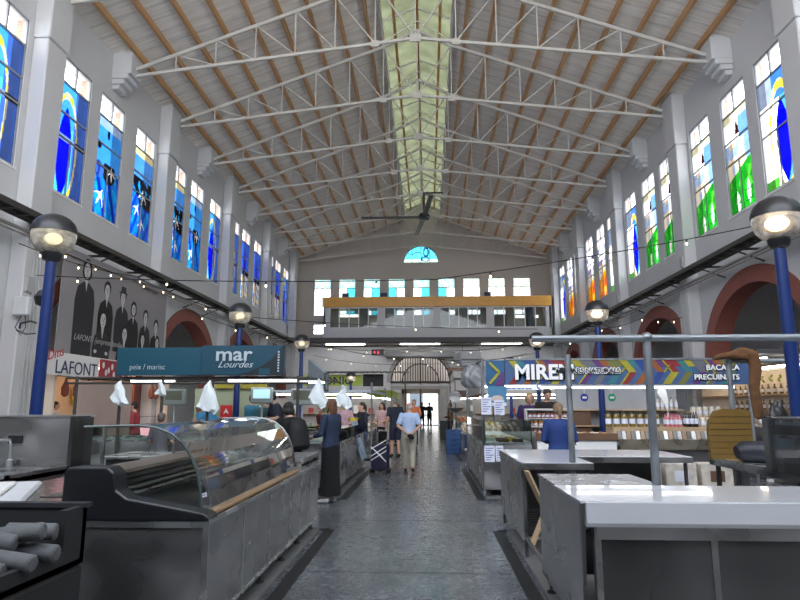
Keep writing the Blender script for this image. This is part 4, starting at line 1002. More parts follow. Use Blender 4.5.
# ================================================================== PEOPLE
def cloth(name, col, rough=.8, var=.15, sc_=14): return mat('cloth_' + name, col, rough, 0, var, sc_, bump=.25)
HAIRS = {}
def person(label, x, y, rz, H=1.7, z0=0.0, lean=0, arms=((-.3, 0, .85, -.26, .1, .62), (.3, 0, .85, .26, .1, .62)), legs=((0, 0), (0, 0)), top=None, sleeve='short', bottom=None, btype='trousers',
           hair='short', hcol=(0.03, 0.02, 0.015), shoe=(0.02, 0.02, 0.02), skin=None, girth=1.0, fine=.012, headdown=0, headturn=0, seat=False):
    """local axes: the person faces +Y. arms: elbow and wrist for the left (x<0) and right hand in body units of a 1.7 m person."""
    s = H / 1.7; g = girth; sk = skin or SKIN
    root = thing('person', label, 'person', (x, y, z0), rz)
    la = math.radians(lean); hip = Vector((0, 0, .92))
    Rl = Matrix.Rotation(-la, 3, 'X')
    def T(p):
        p = Vector(p)
        if p.z > .92: p = hip + Rl @ (p - hip)
        return p * s
    def torso(m, e=0.0, z0_=.84, z1_=1.47):
        rows = [(.80, .150, .105), (.86, .165, .115), (.95, .165, .118), (1.06, .145, .105), (1.16, .148, .108), (1.28, .172, .118), (1.36, .180, .108), (1.42, .150, .085), (1.455, .085, .065), (1.48, .058, .058)]
        P = []; R = []
        for z, a, b in rows:
            if z0_ <= z <= z1_: P.append(T((0, -.008 if z > 1.3 else 0, z))); R.append(((a * g + e) * s, (b * g + e) * s))
        m.tube(P, R, 18, up=(0, 1, 0))
    SH = [T((-.185, 0, 1.395)), T((.185, 0, 1.395))]
    EL = [Vector(a[:3]) * s for a in arms]; WR = [Vector(a[3:]) * s for a in arms]
    KN = []; AN = []
    for k, sx_ in enumerate((-1, 1)):
        st = legs[k]; AN.append(Vector((sx_ * .095, st[0], .085 + st[1])) * s); KN.append(Vector((sx_ * .092, st[0] * .45 + .03 + (.05 if st[1] else 0), .49 + st[1] * .4)) * s)
    HP = [Vector((-.088, 0, .87)) * s, Vector((.088, 0, .87)) * s]
    body = MB(); torso(body, -.008 * s)
    body.tube([T((0, -.01, 1.43)), T((0, .0, 1.50)), T((0, .01, 1.56))], [.06 * s, .054 * s, .055 * s], 12)
    for k in (0, 1):
        body.tube([SH[k], SH[k].lerp(EL[k], .5), EL[k], EL[k].lerp(WR[k], .4), WR[k]], [.052 * s, .046 * s, .038 * s, .038 * s, .026 * s], 12)
        body.ball(SH[k], .056 * s, 10, 8); body.ball(EL[k], .037 * s, 8, 6)
        # hand: palm, four bent fingers of unequal length, thumb from the side
        d = (WR[k] - EL[k]).normalized(); up = Vector((0, 0, 1)) if abs(d.z) < .8 else Vector((0, 1, 0))
        a = d.cross(up).normalized(); n_ = a.cross(d).normalized(); sg = -1 if k == 0 else 1
        w_ = WR[k]
        body.tube([w_, w_ + d * .035 * s, w_ + d * .085 * s], [(.024 * s, .019 * s), (.038 * s, .017 * s), (.040 * s, .014 * s)], 10, up=tuple(n_))
        for j, (o_, L) in enumerate(((-.030, .066), (-.010, .076), (.010, .071), (.029, .056))):
            r0 = w_ + d * .082 * s + a * o_ * s; r1 = r0 + d * L * .5 * s - n_ * .008 * s; r2 = r1 + d * L * .36 * s - n_ * .026 * s
            body.tube([r0, r1, r2], [.0088 * s, .0082 * s, .007 * s], 7)
        t0 = w_ + d * .03 * s - a * sg * .03 * s
        body.tube([t0, t0 + d * .03 * s - a * sg * .022 * s - n_ * .01 * s, t0 + d * .06 * s - a * sg * .026 * s - n_ * .02 * s], [.013 * s, .0105 * s, .008 * s], 7)
        body.tube([HP[k], HP[k].lerp(KN[k], .5), KN[k], KN[k].lerp(AN[k], .35), AN[k]], [.085 * s * g, .074 * s * g, .054 * s, .054 * s, .036 * s], 12)
        body.tube([AN[k], AN[k] + Vector((0, .08, -.045)) * s, AN[k] + Vector((0, .15, -.06)) * s], [.036 * s, .034 * s, .02 * s], 10)
    hc = T((0, .015, 1.595)); hd = math.radians(headdown)
    RH = Matrix.Rotation(math.radians(headturn), 3, 'Z') @ Matrix.Rotation(-la * .5 - hd, 3, 'X')
    def Hd(p): return hc + RH @ (Vector(p) * s)
    body.ball(Hd((0, -.005, .018)), (.074 * s, .092 * s, .088 * s), 16, 12, RH)
    body.ball(Hd((0, .022, -.045)), (.054 * s, .062 * s, .064 * s), 14, 10, RH)
    body.ball(Hd((0, .055, -.085)), (.026 * s, .022 * s, .022 * s), 10, 8)
    body.tube([Hd((0, .084, .012)), Hd((0, .105, -.022)), Hd((0, .090, -.034))], [.009 * s, .014 * s, .010 * s], 8)
    for sx_ in (-1, 1): body.ball(Hd((sx_ * .077, -.008, -.01)), (.010 * s, .018 * s, .028 * s), 8, 6, RH)
    bo_ = remeshed('body', body, sk, fine, root)
    for sx_ in (-1, 1):
        e = MB().ball(Hd((sx_ * .030, .080, .005)), (.013 * s, .010 * s, .009 * s), 8, 6, RH); eo = e.build('eye', mat('eye_white', (.75, .72, .7), .3), root, True)
        MB().ball(Hd((sx_ * .030, .0895, .004)), (.0055 * s, .003 * s, .0055 * s), 8, 6, RH).build('iris', mat('iris', (.02, .012, .01), .2), eo, True)
        MB().tube([Hd((sx_ * .014, .092, .022)), Hd((sx_ * .03, .092, .027)), Hd((sx_ * .046, .082, .022))], .0035 * s, 5).build('eyebrow', mat('brow', (.03, .02, .015), .8), root, True)
    MB().tube([Hd((-.021, .080, -.056)), Hd((0, .090, -.055)), Hd((.021, .080, -.056))], [.003 * s, .0065 * s, .003 * s], 6).build('mouth', mat('lips', (.35, .12, .1), .5), root, True)
    # hair
    hm = mat('hair_%d_%d_%d' % tuple(int(c * 999) for c in hcol), hcol, .55, 0, .35, 40, bump=.6, stretch=(3, 3, .6))
    if hair:
        h = MB()
        if hair == 'bald':
            h.tube([Hd((-.076, .015, -.01)), Hd((-.070, -.055, -.012)), Hd((0, -.096, -.015)), Hd((.070, -.055, -.012)), Hd((.076, .015, -.01))], [(.007 * s, .02 * s), (.014 * s, .034 * s), (.015 * s, .036 * s), (.014 * s, .034 * s), (.007 * s, .02 * s)], 10)
        else:
            h.ball(Hd((0, -.020, .042)), (.083 * s, .092 * s, .082 * s), 16, 12, RH)
            h.ball(Hd((0, -.040, .0)), (.080 * s, .068 * s, .082 * s), 14, 10, RH)
            if hair == 'long':
                h.tube([Hd((0, -.045, .03)), Hd((0, -.058, -.06)), Hd((0, -.062, -.15))], [(.088 * s, .058 * s), (.095 * s, .052 * s), (.088 * s, .034 * s)], 14, up=(0, 1, 0))
                for sx_ in (-1, 1): h.tube([Hd((sx_ * .072, .01, .04)), Hd((sx_ * .086, .008, -.04)), Hd((sx_ * .082, .005, -.13))], [.022 * s, .026 * s, .018 * s], 10)
            if hair == 'bob':
                h.ball(Hd((0, -.035, -.035)), (.098 * s, .075 * s, .085 * s), 14, 10, RH)
                for sx_ in (-1, 1): h.tube([Hd((sx_ * .070, .012, .05)), Hd((sx_ * .085, .01, -.02)), Hd((sx_ * .08, .005, -.07))], [.02 * s, .024 * s, .018 * s], 10)
            if hair in ('bun', 'tail'):
                h.ball(Hd((0, -.115, .035 if hair == 'bun' else .0)), (.042 * s, .04 * s, .042 * s), 10, 8)
                if hair == 'tail': h.tube([Hd((0, -.115, .0)), Hd((0, -.135, -.07)), Hd((0, -.12, -.14))], [.03 * s, .032 * s, .012 * s], 10)
        remeshed('hair', h, hm, .009, root, 1)
    # clothes
    if top:
        t = MB(); torso(t, .014, .80 if btype != 'tucked' else .90)
        for k in (0, 1):
            t.ball(SH[k], .066 * s, 12, 8)
            if sleeve == 'long': t.tube([SH[k], SH[k].lerp(EL[k], .5), EL[k], EL[k].lerp(WR[k], .5), EL[k].lerp(WR[k], .96)], [.064 * s, .058 * s, .050 * s, .047 * s, .036 * s], 12); t.ball(EL[k], .05 * s, 10, 8)
            elif sleeve == 'short': t.tube([SH[k], SH[k].lerp(EL[k], .5), SH[k].lerp(EL[k], .85)], [.066 * s, .066 * s, .064 * s], 12)
        remeshed('shirt' if sleeve == 'short' else 'top', t, top, .012, root)
    if bottom:
        t = MB()
        if btype == 'skirt':
            t.tube([T((0, 0, 1.0)), T((0, 0, .9)), Vector((0, 0, .6)) * s, Vector((0, 0, .3)) * s, Vector((0, 0, .12)) * s], [(.15 * s * g, .12 * s * g), (.18 * s * g, .14 * s * g), (.175 * s, .15 * s), (.18 * s, .165 * s), (.20 * s, .18 * s)], 20, up=(0, 1, 0))
        else:
            t.tube([T((0, 0, 1.02)), T((0, 0, .94)), Vector((0, 0, .86)) * s, Vector((0, 0, .80)) * s], [(.158 * s * g, .118 * s * g), (.178 * s * g, .132 * s * g), (.182 * s * g, .132 * s * g), (.16 * s * g, .11 * s * g)], 18, up=(0, 1, 0))
            for k in (0, 1):
                end = KN[k].lerp(AN[k], .93) if btype != 'shorts' else KN[k] + Vector((0, 0, .02)) * s
                P = [HP[k], HP[k].lerp(KN[k], .5), KN[k]] + ([KN[k].lerp(AN[k], .5), end] if btype != 'shorts' else [])
                R = [.100 * s * g, .090 * s * g, .075 * s] + ([.066 * s, .062 * s] if btype != 'shorts' else [])
                t.tube(P, R, 12)
        remeshed({'skirt': 'skirt', 'shorts': 'shorts'}.get(btype, 'trousers'), t, bottom, .012, root)
    sm = mat('shoe_%d' % int(shoe[0] * 99), shoe, .5)
    for k in (0, 1):
        q = AN[k]
        MB().tube([q + Vector((0, -.045, -.045)) * s, q + Vector((0, -.02, -.03)) * s, q + Vector((0, .07, -.045)) * s, q + Vector((0, .15, -.06)) * s, q + Vector((0, .19, -.066)) * s], [(.03 * s, .035 * s), (.042 * s, .048 * s), (.045 * s, .038 * s), (.045 * s, .026 * s), (.02 * s, .015 * s)], 12, up=(0, 0, 1)).build('shoe', sm, root, True)
    return root
HANG = ((-.25, -.02, 1.13, -.26, .06, .88), (.25, -.02, 1.13, .26, .06, .88))
BENT = ((-.25, .02, 1.13, -.14, .25, 1.08), (.25, .02, 1.13, .14, .25, 1.10))
BACKH = ((-.27, -.07, 1.13, -.03, -.19, .95), (.27, -.07, 1.13, .05, -.20, .93))
REACH = ((-.27, .16, 1.15, -.16, .42, 1.10), (.27, .16, 1.15, .16, .42, 1.08))
D = math.radians
NAVY = cloth('navy', (.012, .016, .035)); BLK = cloth('black', (.005, .005, .006), .95); 
person('elderly bald man walking away in light blue shirt and khaki trousers, hands behind his back', -.47, 15.3, 0, 1.68, 0, 4, BACKH, ((.18, 0), (-.16, .03)), cloth('sky', (.36, .47, .68)), 'short', cloth('khaki', (.36, .34, .27)), 'tucked', 'bald', (.4, .38, .36), (.03, .025, .02), girth=1.08, fine=.009)
o = MB().ball((0, 0, 0), (.09, .03, .06)).build('hat', BLK, None, True); o.location = (-.42, 15.05, .87); o.rotation_euler = (0, .5, 0); tag(o, 'black cap held behind the back by the man in light blue', 'hat')
person('man in navy T-shirt and dark shorts standing beside the left stalls, back turned', -1.05, 20.0, D(25), 1.84, 0, 2, HANG, ((.05, 0), (-.05, 0)), NAVY, 'short', cloth('darkblue', (.015, .02, .04)), 'shorts', 'short', (.16, .14, .12), (.04, .03, .03), girth=1.05)
person('person in orange top seen between the two men in the aisle', -.55, 24.0, D(160), 1.84, 0, 0, BENT, top=cloth('orange', (.55, .17, .06)), bottom=NAVY, hair='short', hcol=(.2, .16, .13))
person('left one of two people in black standing before the far door', -.45, 46.5, D(10), 1.85, 0, 0, HANG, top=BLK, bottom=BLK, hair='short')
person('right one of two people in black standing before the far door', .10, 46.2, D(-15), 1.85, 0, 0, HANG, top=BLK, bottom=BLK, hair='tail')
person('woman in denim jacket and long black skirt with auburn hair, standing at the left counter', -1.66, 10.6, D(62), 1.71, 0, 0, BENT, top=cloth('denim', (.014, .026, .060), .85, .3, 25), sleeve='long', bottom=BLK, btype='skirt', hair='long', hcol=(.11, .045, .02), shoe=(.6, .6, .58), fine=.009)
person('woman in black with a black backpack bending towards the fish counter', -2.13, 9.75, D(48), 1.67, 0, 12, REACH, top=BLK, bottom=BLK, hair='bob', hcol=(.008, .007, .007), fine=.009)
bp = MB().tube([(0, 0, -.24), (0, 0, -.2), (0, 0, .05), (0, 0, .2), (0, 0, .25)], [(.13, .06), (.175, .11), (.17, .13), (.14, .10), (.06, .04)], 18, up=(0, 1, 0))
bpo = remeshed('backpack', bp, mat('backpack_black', (.004, .004, .005), .75, bump=.3), .012); bpo.location = (-2.01, 9.62, 1.17); bpo.rotation_euler = (D(-14), 0, D(48)); tag(bpo, 'rounded black backpack worn by the woman in black', 'backpack')
PLAT = [(-6.6, -2.9, 12.3, 13.8, .2, 'left fish'), (1.4, 5.2, 12.2, 13.6, .22, 'right dried goods')]
for (a, b_, c, d, h, nm) in PLAT: tag(MB().box(a, b_, c, d, .03, h).build('duckboard', BROWN), 'raised wooden floor behind the %s stall' % nm, 'platform')
person('stall worker in navy polo leaning left over the fish counter', -2.98, 12.5, D(120), 1.72, .2, 18, REACH, top=NAVY, bottom=cloth('whiteapron', (.6, .62, .65)), hair='short', hcol=(.01, .009, .008))
person('woman in dark navy cardigan and jeans leaning on the left counter', -1.72, 16.4, D(120), 1.69, 0, 3, BENT, ((.05, 0), (-.05, 0)), cloth('navycard', (.010, .013, .025)), 'long', cloth('jeans', (.06, .09, .16)), 'trousers', 'tail', (.02, .013, .01), (.6, .6, .6))
person('woman in pale pink top with dark hair behind the shopping trolley', -1.5, 20.3, D(150), 1.7, 0, 0, BENT, top=cloth('pink', (.5, .33, .33)), bottom=BLK, hair='long', hcol=(.03, .018, .012), shoe=(.5, .5, .5))
person('butcher in red shirt standing behind the left stalls', -7.15, 14.9, D(100), 1.70, 0, 5, BENT, top=cloth('red', (.33, .04, .05)), bottom=BLK, hair='short', hcol=(.015, .01, .01))
TEAL = cloth('teal', (.05, .22, .32))
person('stall worker in teal shirt and dark hair behind the fish counter', -3.82, 13.1, D(-40), 1.66, .2, 8, REACH, top=TEAL, bottom=BLK, hair='short', hcol=(.012, .01, .01))
person('stall worker in teal shirt with crossed white apron straps, back turned', -3.35, 12.9, D(10), 1.60, .2, 4, BENT, top=cloth('teal2', (.06, .16, .17)), bottom=cloth('whiteapron', (.6, .62, .65)), hair='bun', hcol=(.08, .045, .02))
person('stall worker in bright blue shirt bending low behind the hanging white bags', -4.35, 12.6, D(70), 1.62, .2, 42, REACH, top=cloth('bright', (.05, .26, .50)), bottom=BLK, hair='short', hcol=(.30, .2, .15))
person('grey-haired customer whose head shows above the glass display case', -4.8, 11.9 - .9, D(-10), 1.47, 0, 0, BENT, top=cloth('grey', (.1, .1, .11)), bottom=BLK, hair='short', hcol=(.10, .085, .075))
person('butcher with dark waistcoat and white sleeves in the lit shop', -10.95, 17.75, D(-60), 1.72, 0, 0, BENT, top=cloth('white', (.6, .58, .56)), sleeve='long', bottom=BLK, hair='short', hcol=(.012, .01, .01))
person('dark-haired worker in maroon top behind the hanging bag, left of the denim jacket', -2.75, 16.6, D(140), 1.60, .03, 15, BENT, top=cloth('maroon', (.10, .015, .015)), bottom=BLK, hair='short', skin=SKIN2)
person('customer in patterned pale top with red cap near the middle left stall', -2.7, 20.0, D(200), 1.72, 0, 0, BENT, top=cloth('patterned', (.45, .3, .35), .8, .7, 30), bottom=BLK, hair='short', hcol=(.4, .05, .04))
pblue = person('woman in royal blue jumper with a crossbody strap, back turned, at the dried goods stall', 2.02, 9.7, 0, 1.64, .0, 3, BENT, top=cloth('royal', (.012, .040, .17)), sleeve='long', bottom=cloth('lilac', (.42, .42, .55)), hair='tail', hcol=(.22, .14, .08), girth=1.12, fine=.009)
strap = MB().tube([(2.10, 9.52, 1.37), (2.16, 9.50, 1.20), (2.22, 9.53, 1.02)], [(.014, .008)] * 3, 8); sb = strap.build('bag_strap', BLK, None, True); sb.parent = pblue; sb.matrix_parent_inverse = Matrix.Translation((-2.02, -9.7, 0)); bpy.context.view_layer.update()
person('stall vendor in black cardigan with hair tied back, looking down at the counter', 2.40, 12.7, D(185), 1.72, .22, 8, ((-.28, .12, 1.14, -.17, .33, 1.0), (.28, .12, 1.14, .17, .33, 1.0)), top=cloth('blackcard', (.012, .011, .012)), sleeve='long', bottom=BLK, hair='bun', hcol=(.03, .018, .012), headdown=25)
person('blonde vendor in purple top behind the dried goods stall notices', 2.12, 13.0, D(170), 1.64, .22, 4, BENT, top=cloth('purple', (.035, .015, .09)), bottom=BLK, hair='bob', hcol=(.32, .2, .09))
person('shopper in dark coat between the right stalls far back', 3.9, 19.0, D(120), 1.7, 0, 0, HANG, top=cloth('darkgreen', (.02, .03, .03)), bottom=BLK, hair='bob', hcol=(.05, .03, .02))
person('shopper in white blouse browsing the left stalls far back', -1.25, 25.6, D(60), 1.66, 0, 0, BENT, top=cloth('white', (.6, .58, .56)), bottom=NAVY, hair='long', hcol=(.06, .03, .02))
person('shopper in beige coat standing left far back near the green sign', -3.6, 27.0, D(150), 1.7, 0, 0, HANG, top=cloth('beige', (.42, .33, .24)), sleeve='long', bottom=BLK, hair='short', hcol=(.2, .17, .14))
person('shopper in brown jacket far back on the right by the crates', 1.0, 28.0, D(80), 1.72, 0, 0, BENT, top=cloth('brown', (.12, .06, .03)), sleeve='long', bottom=BLK, hair='short')

# shopping trolley
tr_ = thing('shopping_trolley', 'navy shopping trolley with white diagonal stripes standing in the aisle', 'trolley', (-1.16, 15.15, 0), D(-12))
MB().prism([(-.13, .12), (.13, .12), (.15, .62), (.10, .70), (-.12, .68), (-.16, .5)], 'x', -.19, .19).build('bag', cloth('trolley', (.014, .012, .04)), tr_)
m = MB()
for d_ in (-.25, -.05, .12): m.prism([(-.19, .45 + d_), (-.19, .475 + d_), (.19, .70 + d_ * .9), (.19, .675 + d_ * .9)], 'y', -.166, -.158) if .45 + d_ > .3 else m.prism([(-.19, .3), (-.19, .325), (.19, .56), (.19, .535)], 'y', -.160, -.150)
m.prism([(-.19, .62), (-.19, .645), (.05, .45), (.19, .3), (.19, .275)], 'y', -.162, -.154)
m.build('stripes', WHITE, tr_)
MB().tube([(-.13, .16, .1), (-.13, .2, .95), (-.08, .2, 1.0), (.08, .2, 1.0), (.13, .2, .95), (.13, .16, .1)], .013, 8).build('handle', mat('trolley_metal', (.25, .25, .26), .4, .7), tr_, True)
MB().box(-.17, .17, -.16, .16, .08, .12).build('base', BLACK, tr_)
for x in (-.2, .2):
    for y in (-.12, .12):
        MB().tube([(x - .02, y, .065), (x + .02, y, .065)], .065, 14).build('wheel', RUB, tr_, True)

# ================================================================== STALLS
def sign_board(name, label, x0, x1, y, z0, z1, m_, parts=None):
    t = thing(name, label, 'sign', (0, 0, 0)); MB().box(x0, x1, y, y + .12, z0, z1, .01).build('board', m_, t); return t
# teal fish stall sign
tl = sign_board('stall_sign', 'long teal fish stall sign with white lettering', -5.82, -4.2, 11.2, 2.16, 2.68, mat('teal_board', (.003, .058, .095), .4, 0, .1, 1))
MB().box(-4.2, -2.66, 11.17, 11.33, 2.16, 2.71, .01).build('name_board', mat('teal_board2', (.003, .05, .085), .4, 0, .1, 1), tl)
MB().prism([(-3.55, 2.165), (-3.3, 2.22), (-3.05, 2.33), (-2.85, 2.48), (-2.68, 2.70), (-2.67, 2.165)], 'y', 11.155, 11.168).build('dark_wedge', mat('dark_print', (.008, .016, .022), .4), tl)
MB().box(-3.1, -2.9, 11.15, 11.154, 2.17, 2.28).build('teal_patch', mat('teal_board', (.006, .10, .16)), tl)
text('peix / marisc', .15, mat('pale_ink', (.42, .50, .54), .5), tl, (-5.56, 11.19, 2.27), width=.88, bold=-.002)
text('mar', .36, mat('pale_ink', (.55, .62, .66), .5), tl, (-3.93, 11.14, 2.43), bold=.006, width=1.2)
text('Lourdes', .17, mat('pale_ink', (.55, .62, .66), .5), tl, (-3.88, 11.14, 2.30), shear=.45, width=1.15)
m = MB()
for i in range(8): m.box(-2.76, -2.73, 11.148, 11.15, 2.22 + i * .05, 2.25 + i * .05)
m.build('side_lettering', mat('pale_ink', (.5, .5, .5)), tl)
rk = thing('scaffold', 'dark steel frame with rails carrying lights and bags under the teal sign', 'frame', (0, 0, 0))
for x in (-6.6, -5.75, -4.95, -4.08, -2.4): MB().tube([(x, 11.3, .03), (x, 11.3, 2.15)], .03, 8).build('post', TRAY, rk, True)
for (y, z) in ((11.3, 2.12), (11.25, 2.02), (14.5, 2.2), (12.6, 2.15)): MB().tube([(-6.8, y, z), (-2.2, y, z)], .022, 8).build('rail', TRAY, rk)
for x in (-6.6, -4.4, -2.25): MB().tube([(x, 11.3, 2.12), (x, 15.8, 2.2)], .022, 8).build('cross_rail', TRAY, rk)
def tubelight(label, x0, x1, y, z, w=.04, along='x', m_=None, grp='fluorescent stall lights'):
    t = thing('stall_light', label, 'light', (0, 0, 0), 0, grp)
    if along == 'x': MB().box(x0, x1, y - w, y + w, z, z + .04).build('tube', m_ or TUBEL, t); MB().box(x0, x1, y - w * 1.3, y + w * 1.3, z + .04, z + .08).build('housing', WHITE, t)
    else: MB().box(y - w, y + w, x0, x1, z, z + .04).build('tube', m_ or TUBEL, t); MB().box(y - w * 1.3, y + w * 1.3, x0, x1, z + .04, z + .08).build('housing', WHITE, t)
tubelight('bright tube light under the left end of the teal sign', -5.8, -4.95, 11.8, 2.05)
tubelight('tube light under the lettered right end of the teal sign', -4.0, -2.6, 12.2, 2.08)
tubelight('tube light above the scales of the fish stall', -4.4, -2.4, 14.2, 2.12)
# carrier bags
def cbag(label, x, y, z, k=1.0, seed=1):
    random.seed(seed); m = MB()
    m.tube([(0, 0, 0), (.01, 0, -.08 * k), (0, 0, -.2 * k), (.01, 0, -.34 * k), (.03, 0, -.46 * k), (.0, 0, -.5 * k)], [(.02, .02), (.06 * k, .04), (.11 * k, .05), (.17 * k, .05), (.20 * k, .04), (.12 * k, .02)], 16, up=(0, 1, 0))
    V = m.v; m.v = [(a + .02 * math.sin(c_ * 31 + seed), b_ + .03 * math.sin(a * 43 + c_ * 17 + seed), c_ + .02 * math.sin(a * 29)) for a, b_, c_ in V]
    o = m.build('carrier_bags', PBAG, None, True, (x, y, z)); tag(o, label, 'bags')
cbag('bunch of white carrier bags hanging at the left end of the teal sign rail', -5.72, 11.15, 2.06, .85, 1)
cbag('large bunch of white carrier bags hanging under the lettered part of the teal sign', -4.02, 11.12, 2.06, 1.1, 2)
cbag('bunch of white carrier bags hanging above the backpack', -2.05, 11.4, 2.1, 1.0, 3)
cbag('bunch of white carrier bags hanging behind the denim jacket', -1.75, 12.6, 2.02, .9, 4)
cbag('small white bag hanging beside the scale on the rail', -4.95, 11.2, 2.05, .5, 5)
def fridge_counter(name, label, x0, x1, y0, y1, h=.92, g=.32, face='y', zplat=.03, mt=STEEL):
    t = thing('display_counter', label, 'counter', (0, 0, 0))
    MB().box(x0, x1, y0, y1, .14, h, .01).build('body', mt, t)
    for x in (x0 + .1, x1 - .1):
        for y in (y0 + .1, y1 - .1): MB().tube([(x, y, .03), (x, y, .15)], .03, 8).build('leg', STEELD, t)
    m = MB(); m.box(x0, x1, y0, y0 + .02, h, h + .03); m.box(x0, x1, y1 - .02, y1, h, h + .03); m.box(x0, x0 + .02, y0, y1, h, h + .03); m.box(x1 - .02, x1, y0, y1, h, h + .03); m.build('rim', STEELT, t)
    MB().box(x0 + .03, x1 - .03, y0 + .03, y1 - .03, h, h + .05).build('ice_bed', ICE, t)
    m = MB()
    m.box(x0, x1, y0, y0 + .012, h + .03, h + g); m.box(x0, x0 + .012, y0, y1, h + .03, h + g); m.box(x1 - .012, x1, y0, y1, h + .03, h + g); m.box(x0, x1, y0, y0 + .4 if face == 'y' else y1, h + g, h + g + .012)
    m.build('glass', GLASS, t)
    for x in (x0 + .01, x1 - .01): MB().bar((x, y0 + .01, h), (x, y0 + .01, h + g), .02).build('glass_post', STEELD, t)
    return t
fridge_counter('a', 'fish counter with ice and glass front under the teal sign', -6.5, -2.55, 11.35, 12.15, .95, .25)
fridge_counter('b', 'fish counter with glass along the aisle behind the denim jacket', -2.45, -1.62, 11.4, 16.1, .92, .25)
FISH = mat('fish_silver', (.42, .44, .46), .25, .4, .3, 20); FISHR = mat('fish_pink', (.55, .28, .22), .35, 0, .3, 18)
def fish(label, x, y, z, rz, m_=FISH, k=1.0, grp='fish on the ice', proto={}):
    key = m_.name
    if key not in proto:
        t = thing('fish', label, 'fish', (x, y, z), rz, grp)
        MB().tube([(-.16, 0, 0), (-.13, 0, 0), (-.03, 0, 0), (.06, 0, 0), (.11, 0, 0)], [(.006, .006), (.022, .016), (.04, .022), (.026, .014), (.008, .006)], 10, up=(0, 0, 1)).build('body', m_, t, True)
        MB().prism([(.10, 0), (.16, .035), (.145, 0), (.16, -.035)], 'z', -.003, .003).build('tail', m_, t)
        proto[key] = t; t.scale = (k,) * 3; return t
    return dup(proto[key], (x, y, z), rz, label, grp, k)
random.seed(11)
for i in range(26):
    x = -6.3 + i * .143; pk = 4.6 < -x < 5.2
    fish('silver fish laid in a row on the ice under the teal sign' if not pk else 'pink fish lying in the middle of the ice under the teal sign', x, 11.62 + .1 * (i % 3), 1.03, 1.57 + .1 * math.sin(i), FISHR if pk else FISH, 1.15, 'silver fish under the teal sign' if not pk else 'pink fish under the teal sign')
for i in range(22): fish('silver fish on the ice beside the denim jacket', -2.3 + .5 * (i % 2), 11.7 + i * .13, 1.0, .1 * math.sin(i * 2), FISH, 1.1, 'fish along the aisle counter')
def scale_unit(label, x, y, z, rz=0, lit=False):
    t = thing('shop_scale', label, 'scale', (x, y, z), rz)
    MB().tube([(0, .02, 0), (0, .02, .45)], .02, 8).build('post', GREY, t); MB().box(-.23, .23, -.05, .07, .4, .72, .02).build('head', mat('scale_grey', (.26, .30, .29), .45), t)
    MB().box(-.17, .17, -.055, -.05, .5, .68).build('screen', mat('screen_lit', (.2, .3, .35), .3, emit=(.45, .75, .9), es=.9) if lit else mat('screen_dim', (.12, .13, .10), .3), t)
    MB().box(-.18, .18, -.15, .15, 0, .06, .01).build('pan', STEELT, t); return t
scale_unit('grey hanging scale left of the hanging bags in the fish stall', -5.15, 12.35, 1.22)
scale_unit('scale with glowing blue screen in the fish stall', -3.35, 12.35, 1.25, 0, True)
scale_unit('grey scale screen right of the navy polo worker', -2.5, 12.2, 1.22)
tag(MB().box(-6.9, -6.85, 11.8, 14, .03, 2.1).build('partition_board', mat('pale_partition', (.5, .38, .33), .6)), 'pale pink partition at the left side of the fish stall', 'partition')
tag(MB().box(-4.72, -4.45, 13.9, 13.92, 1.35, 1.62).build('poster', mat('red_poster', (.55, .02, .02), .5)), 'red poster with pale mark behind the fish stall', 'poster')
bpx = bpy.data.objects['poster']; m = MB(); m.prism([(-4.65, 1.42), (-4.585, 1.55), (-4.52, 1.42), (-4.585, 1.46)], 'y', 13.89, 13.9); m.build('mark', WHITE, bpx)
yl = thing('shelf_unit', 'green-walled back shelving with small boxes in the fish stall', 'shelf', (0, 0, 0))
MB().box(-5.4, -3.9, 14.1, 14.15, 1.0, 2.0).build('panel', mat('sage_panel', (.30, .33, .22), .6), yl); MB().box(-5.4, -3.9, 13.85, 14.1, 1.2, 1.22).build('shelf', WHITE, yl); MB().box(-5.4, -3.9, 13.85, 14.1, .1, 1.0).build('base', STEEL, yl)
tag(MB().box(-4.9, -3.7, 14.0, 14.06, 2.0, 2.1).build('garland', mat('yellow_paper', (.32, .27, .03), .7, 0, .5, 20)), 'yellow strip hanging above the shelving of the fish stall', 'strip')
random.seed(3)
for i in range(8): tag(MB().box(-.06, .06, -.05, .05, 0, .1 + .08 * (i % 3)).build('small_box', (CARD, WHITE, mat('green_box', (.05, .25, .12), .5))[i % 3], None, False, (-5.3 + i * .18, 13.97, 1.22)), 'small packet on the shelf of the fish stall, beside the red poster', 'packet', 'packets on the fish stall shelf')
# slanted photo board on the aisle counter at far end
pb = thing('photo_board', 'slanted framed board of blue and white photographs on the left aisle counter', 'board', (-1.5, 14.6, .95), 0)
MB().prism([(-.02, -.55), (.02, -.55), (-.23, .30), (-.27, .30)], 'y', -.45, .45).build('board', mat('photo_blue', (.25, .38, .52), .35, 0, .8, 6), pb)
MB().bar((0.02, -.46, -.56), (-.24, -.46, .31), .03).build('edge', STEELT, pb); MB().bar((0.02, .46, -.56), (-.24, .46, .31), .03).build('edge', STEELT, pb)
fd = MB().lathe([(.10, 0), (.15, .06), (.16, .07)], n=16).build('yellow_bowl', mat('yellow_plastic', (.8, .6, .03), .4), None, True, (-1.95, 16.2, 1.22)); tag(fd, 'yellow bowl standing on the left counter by the navy cardigan', 'bowl')

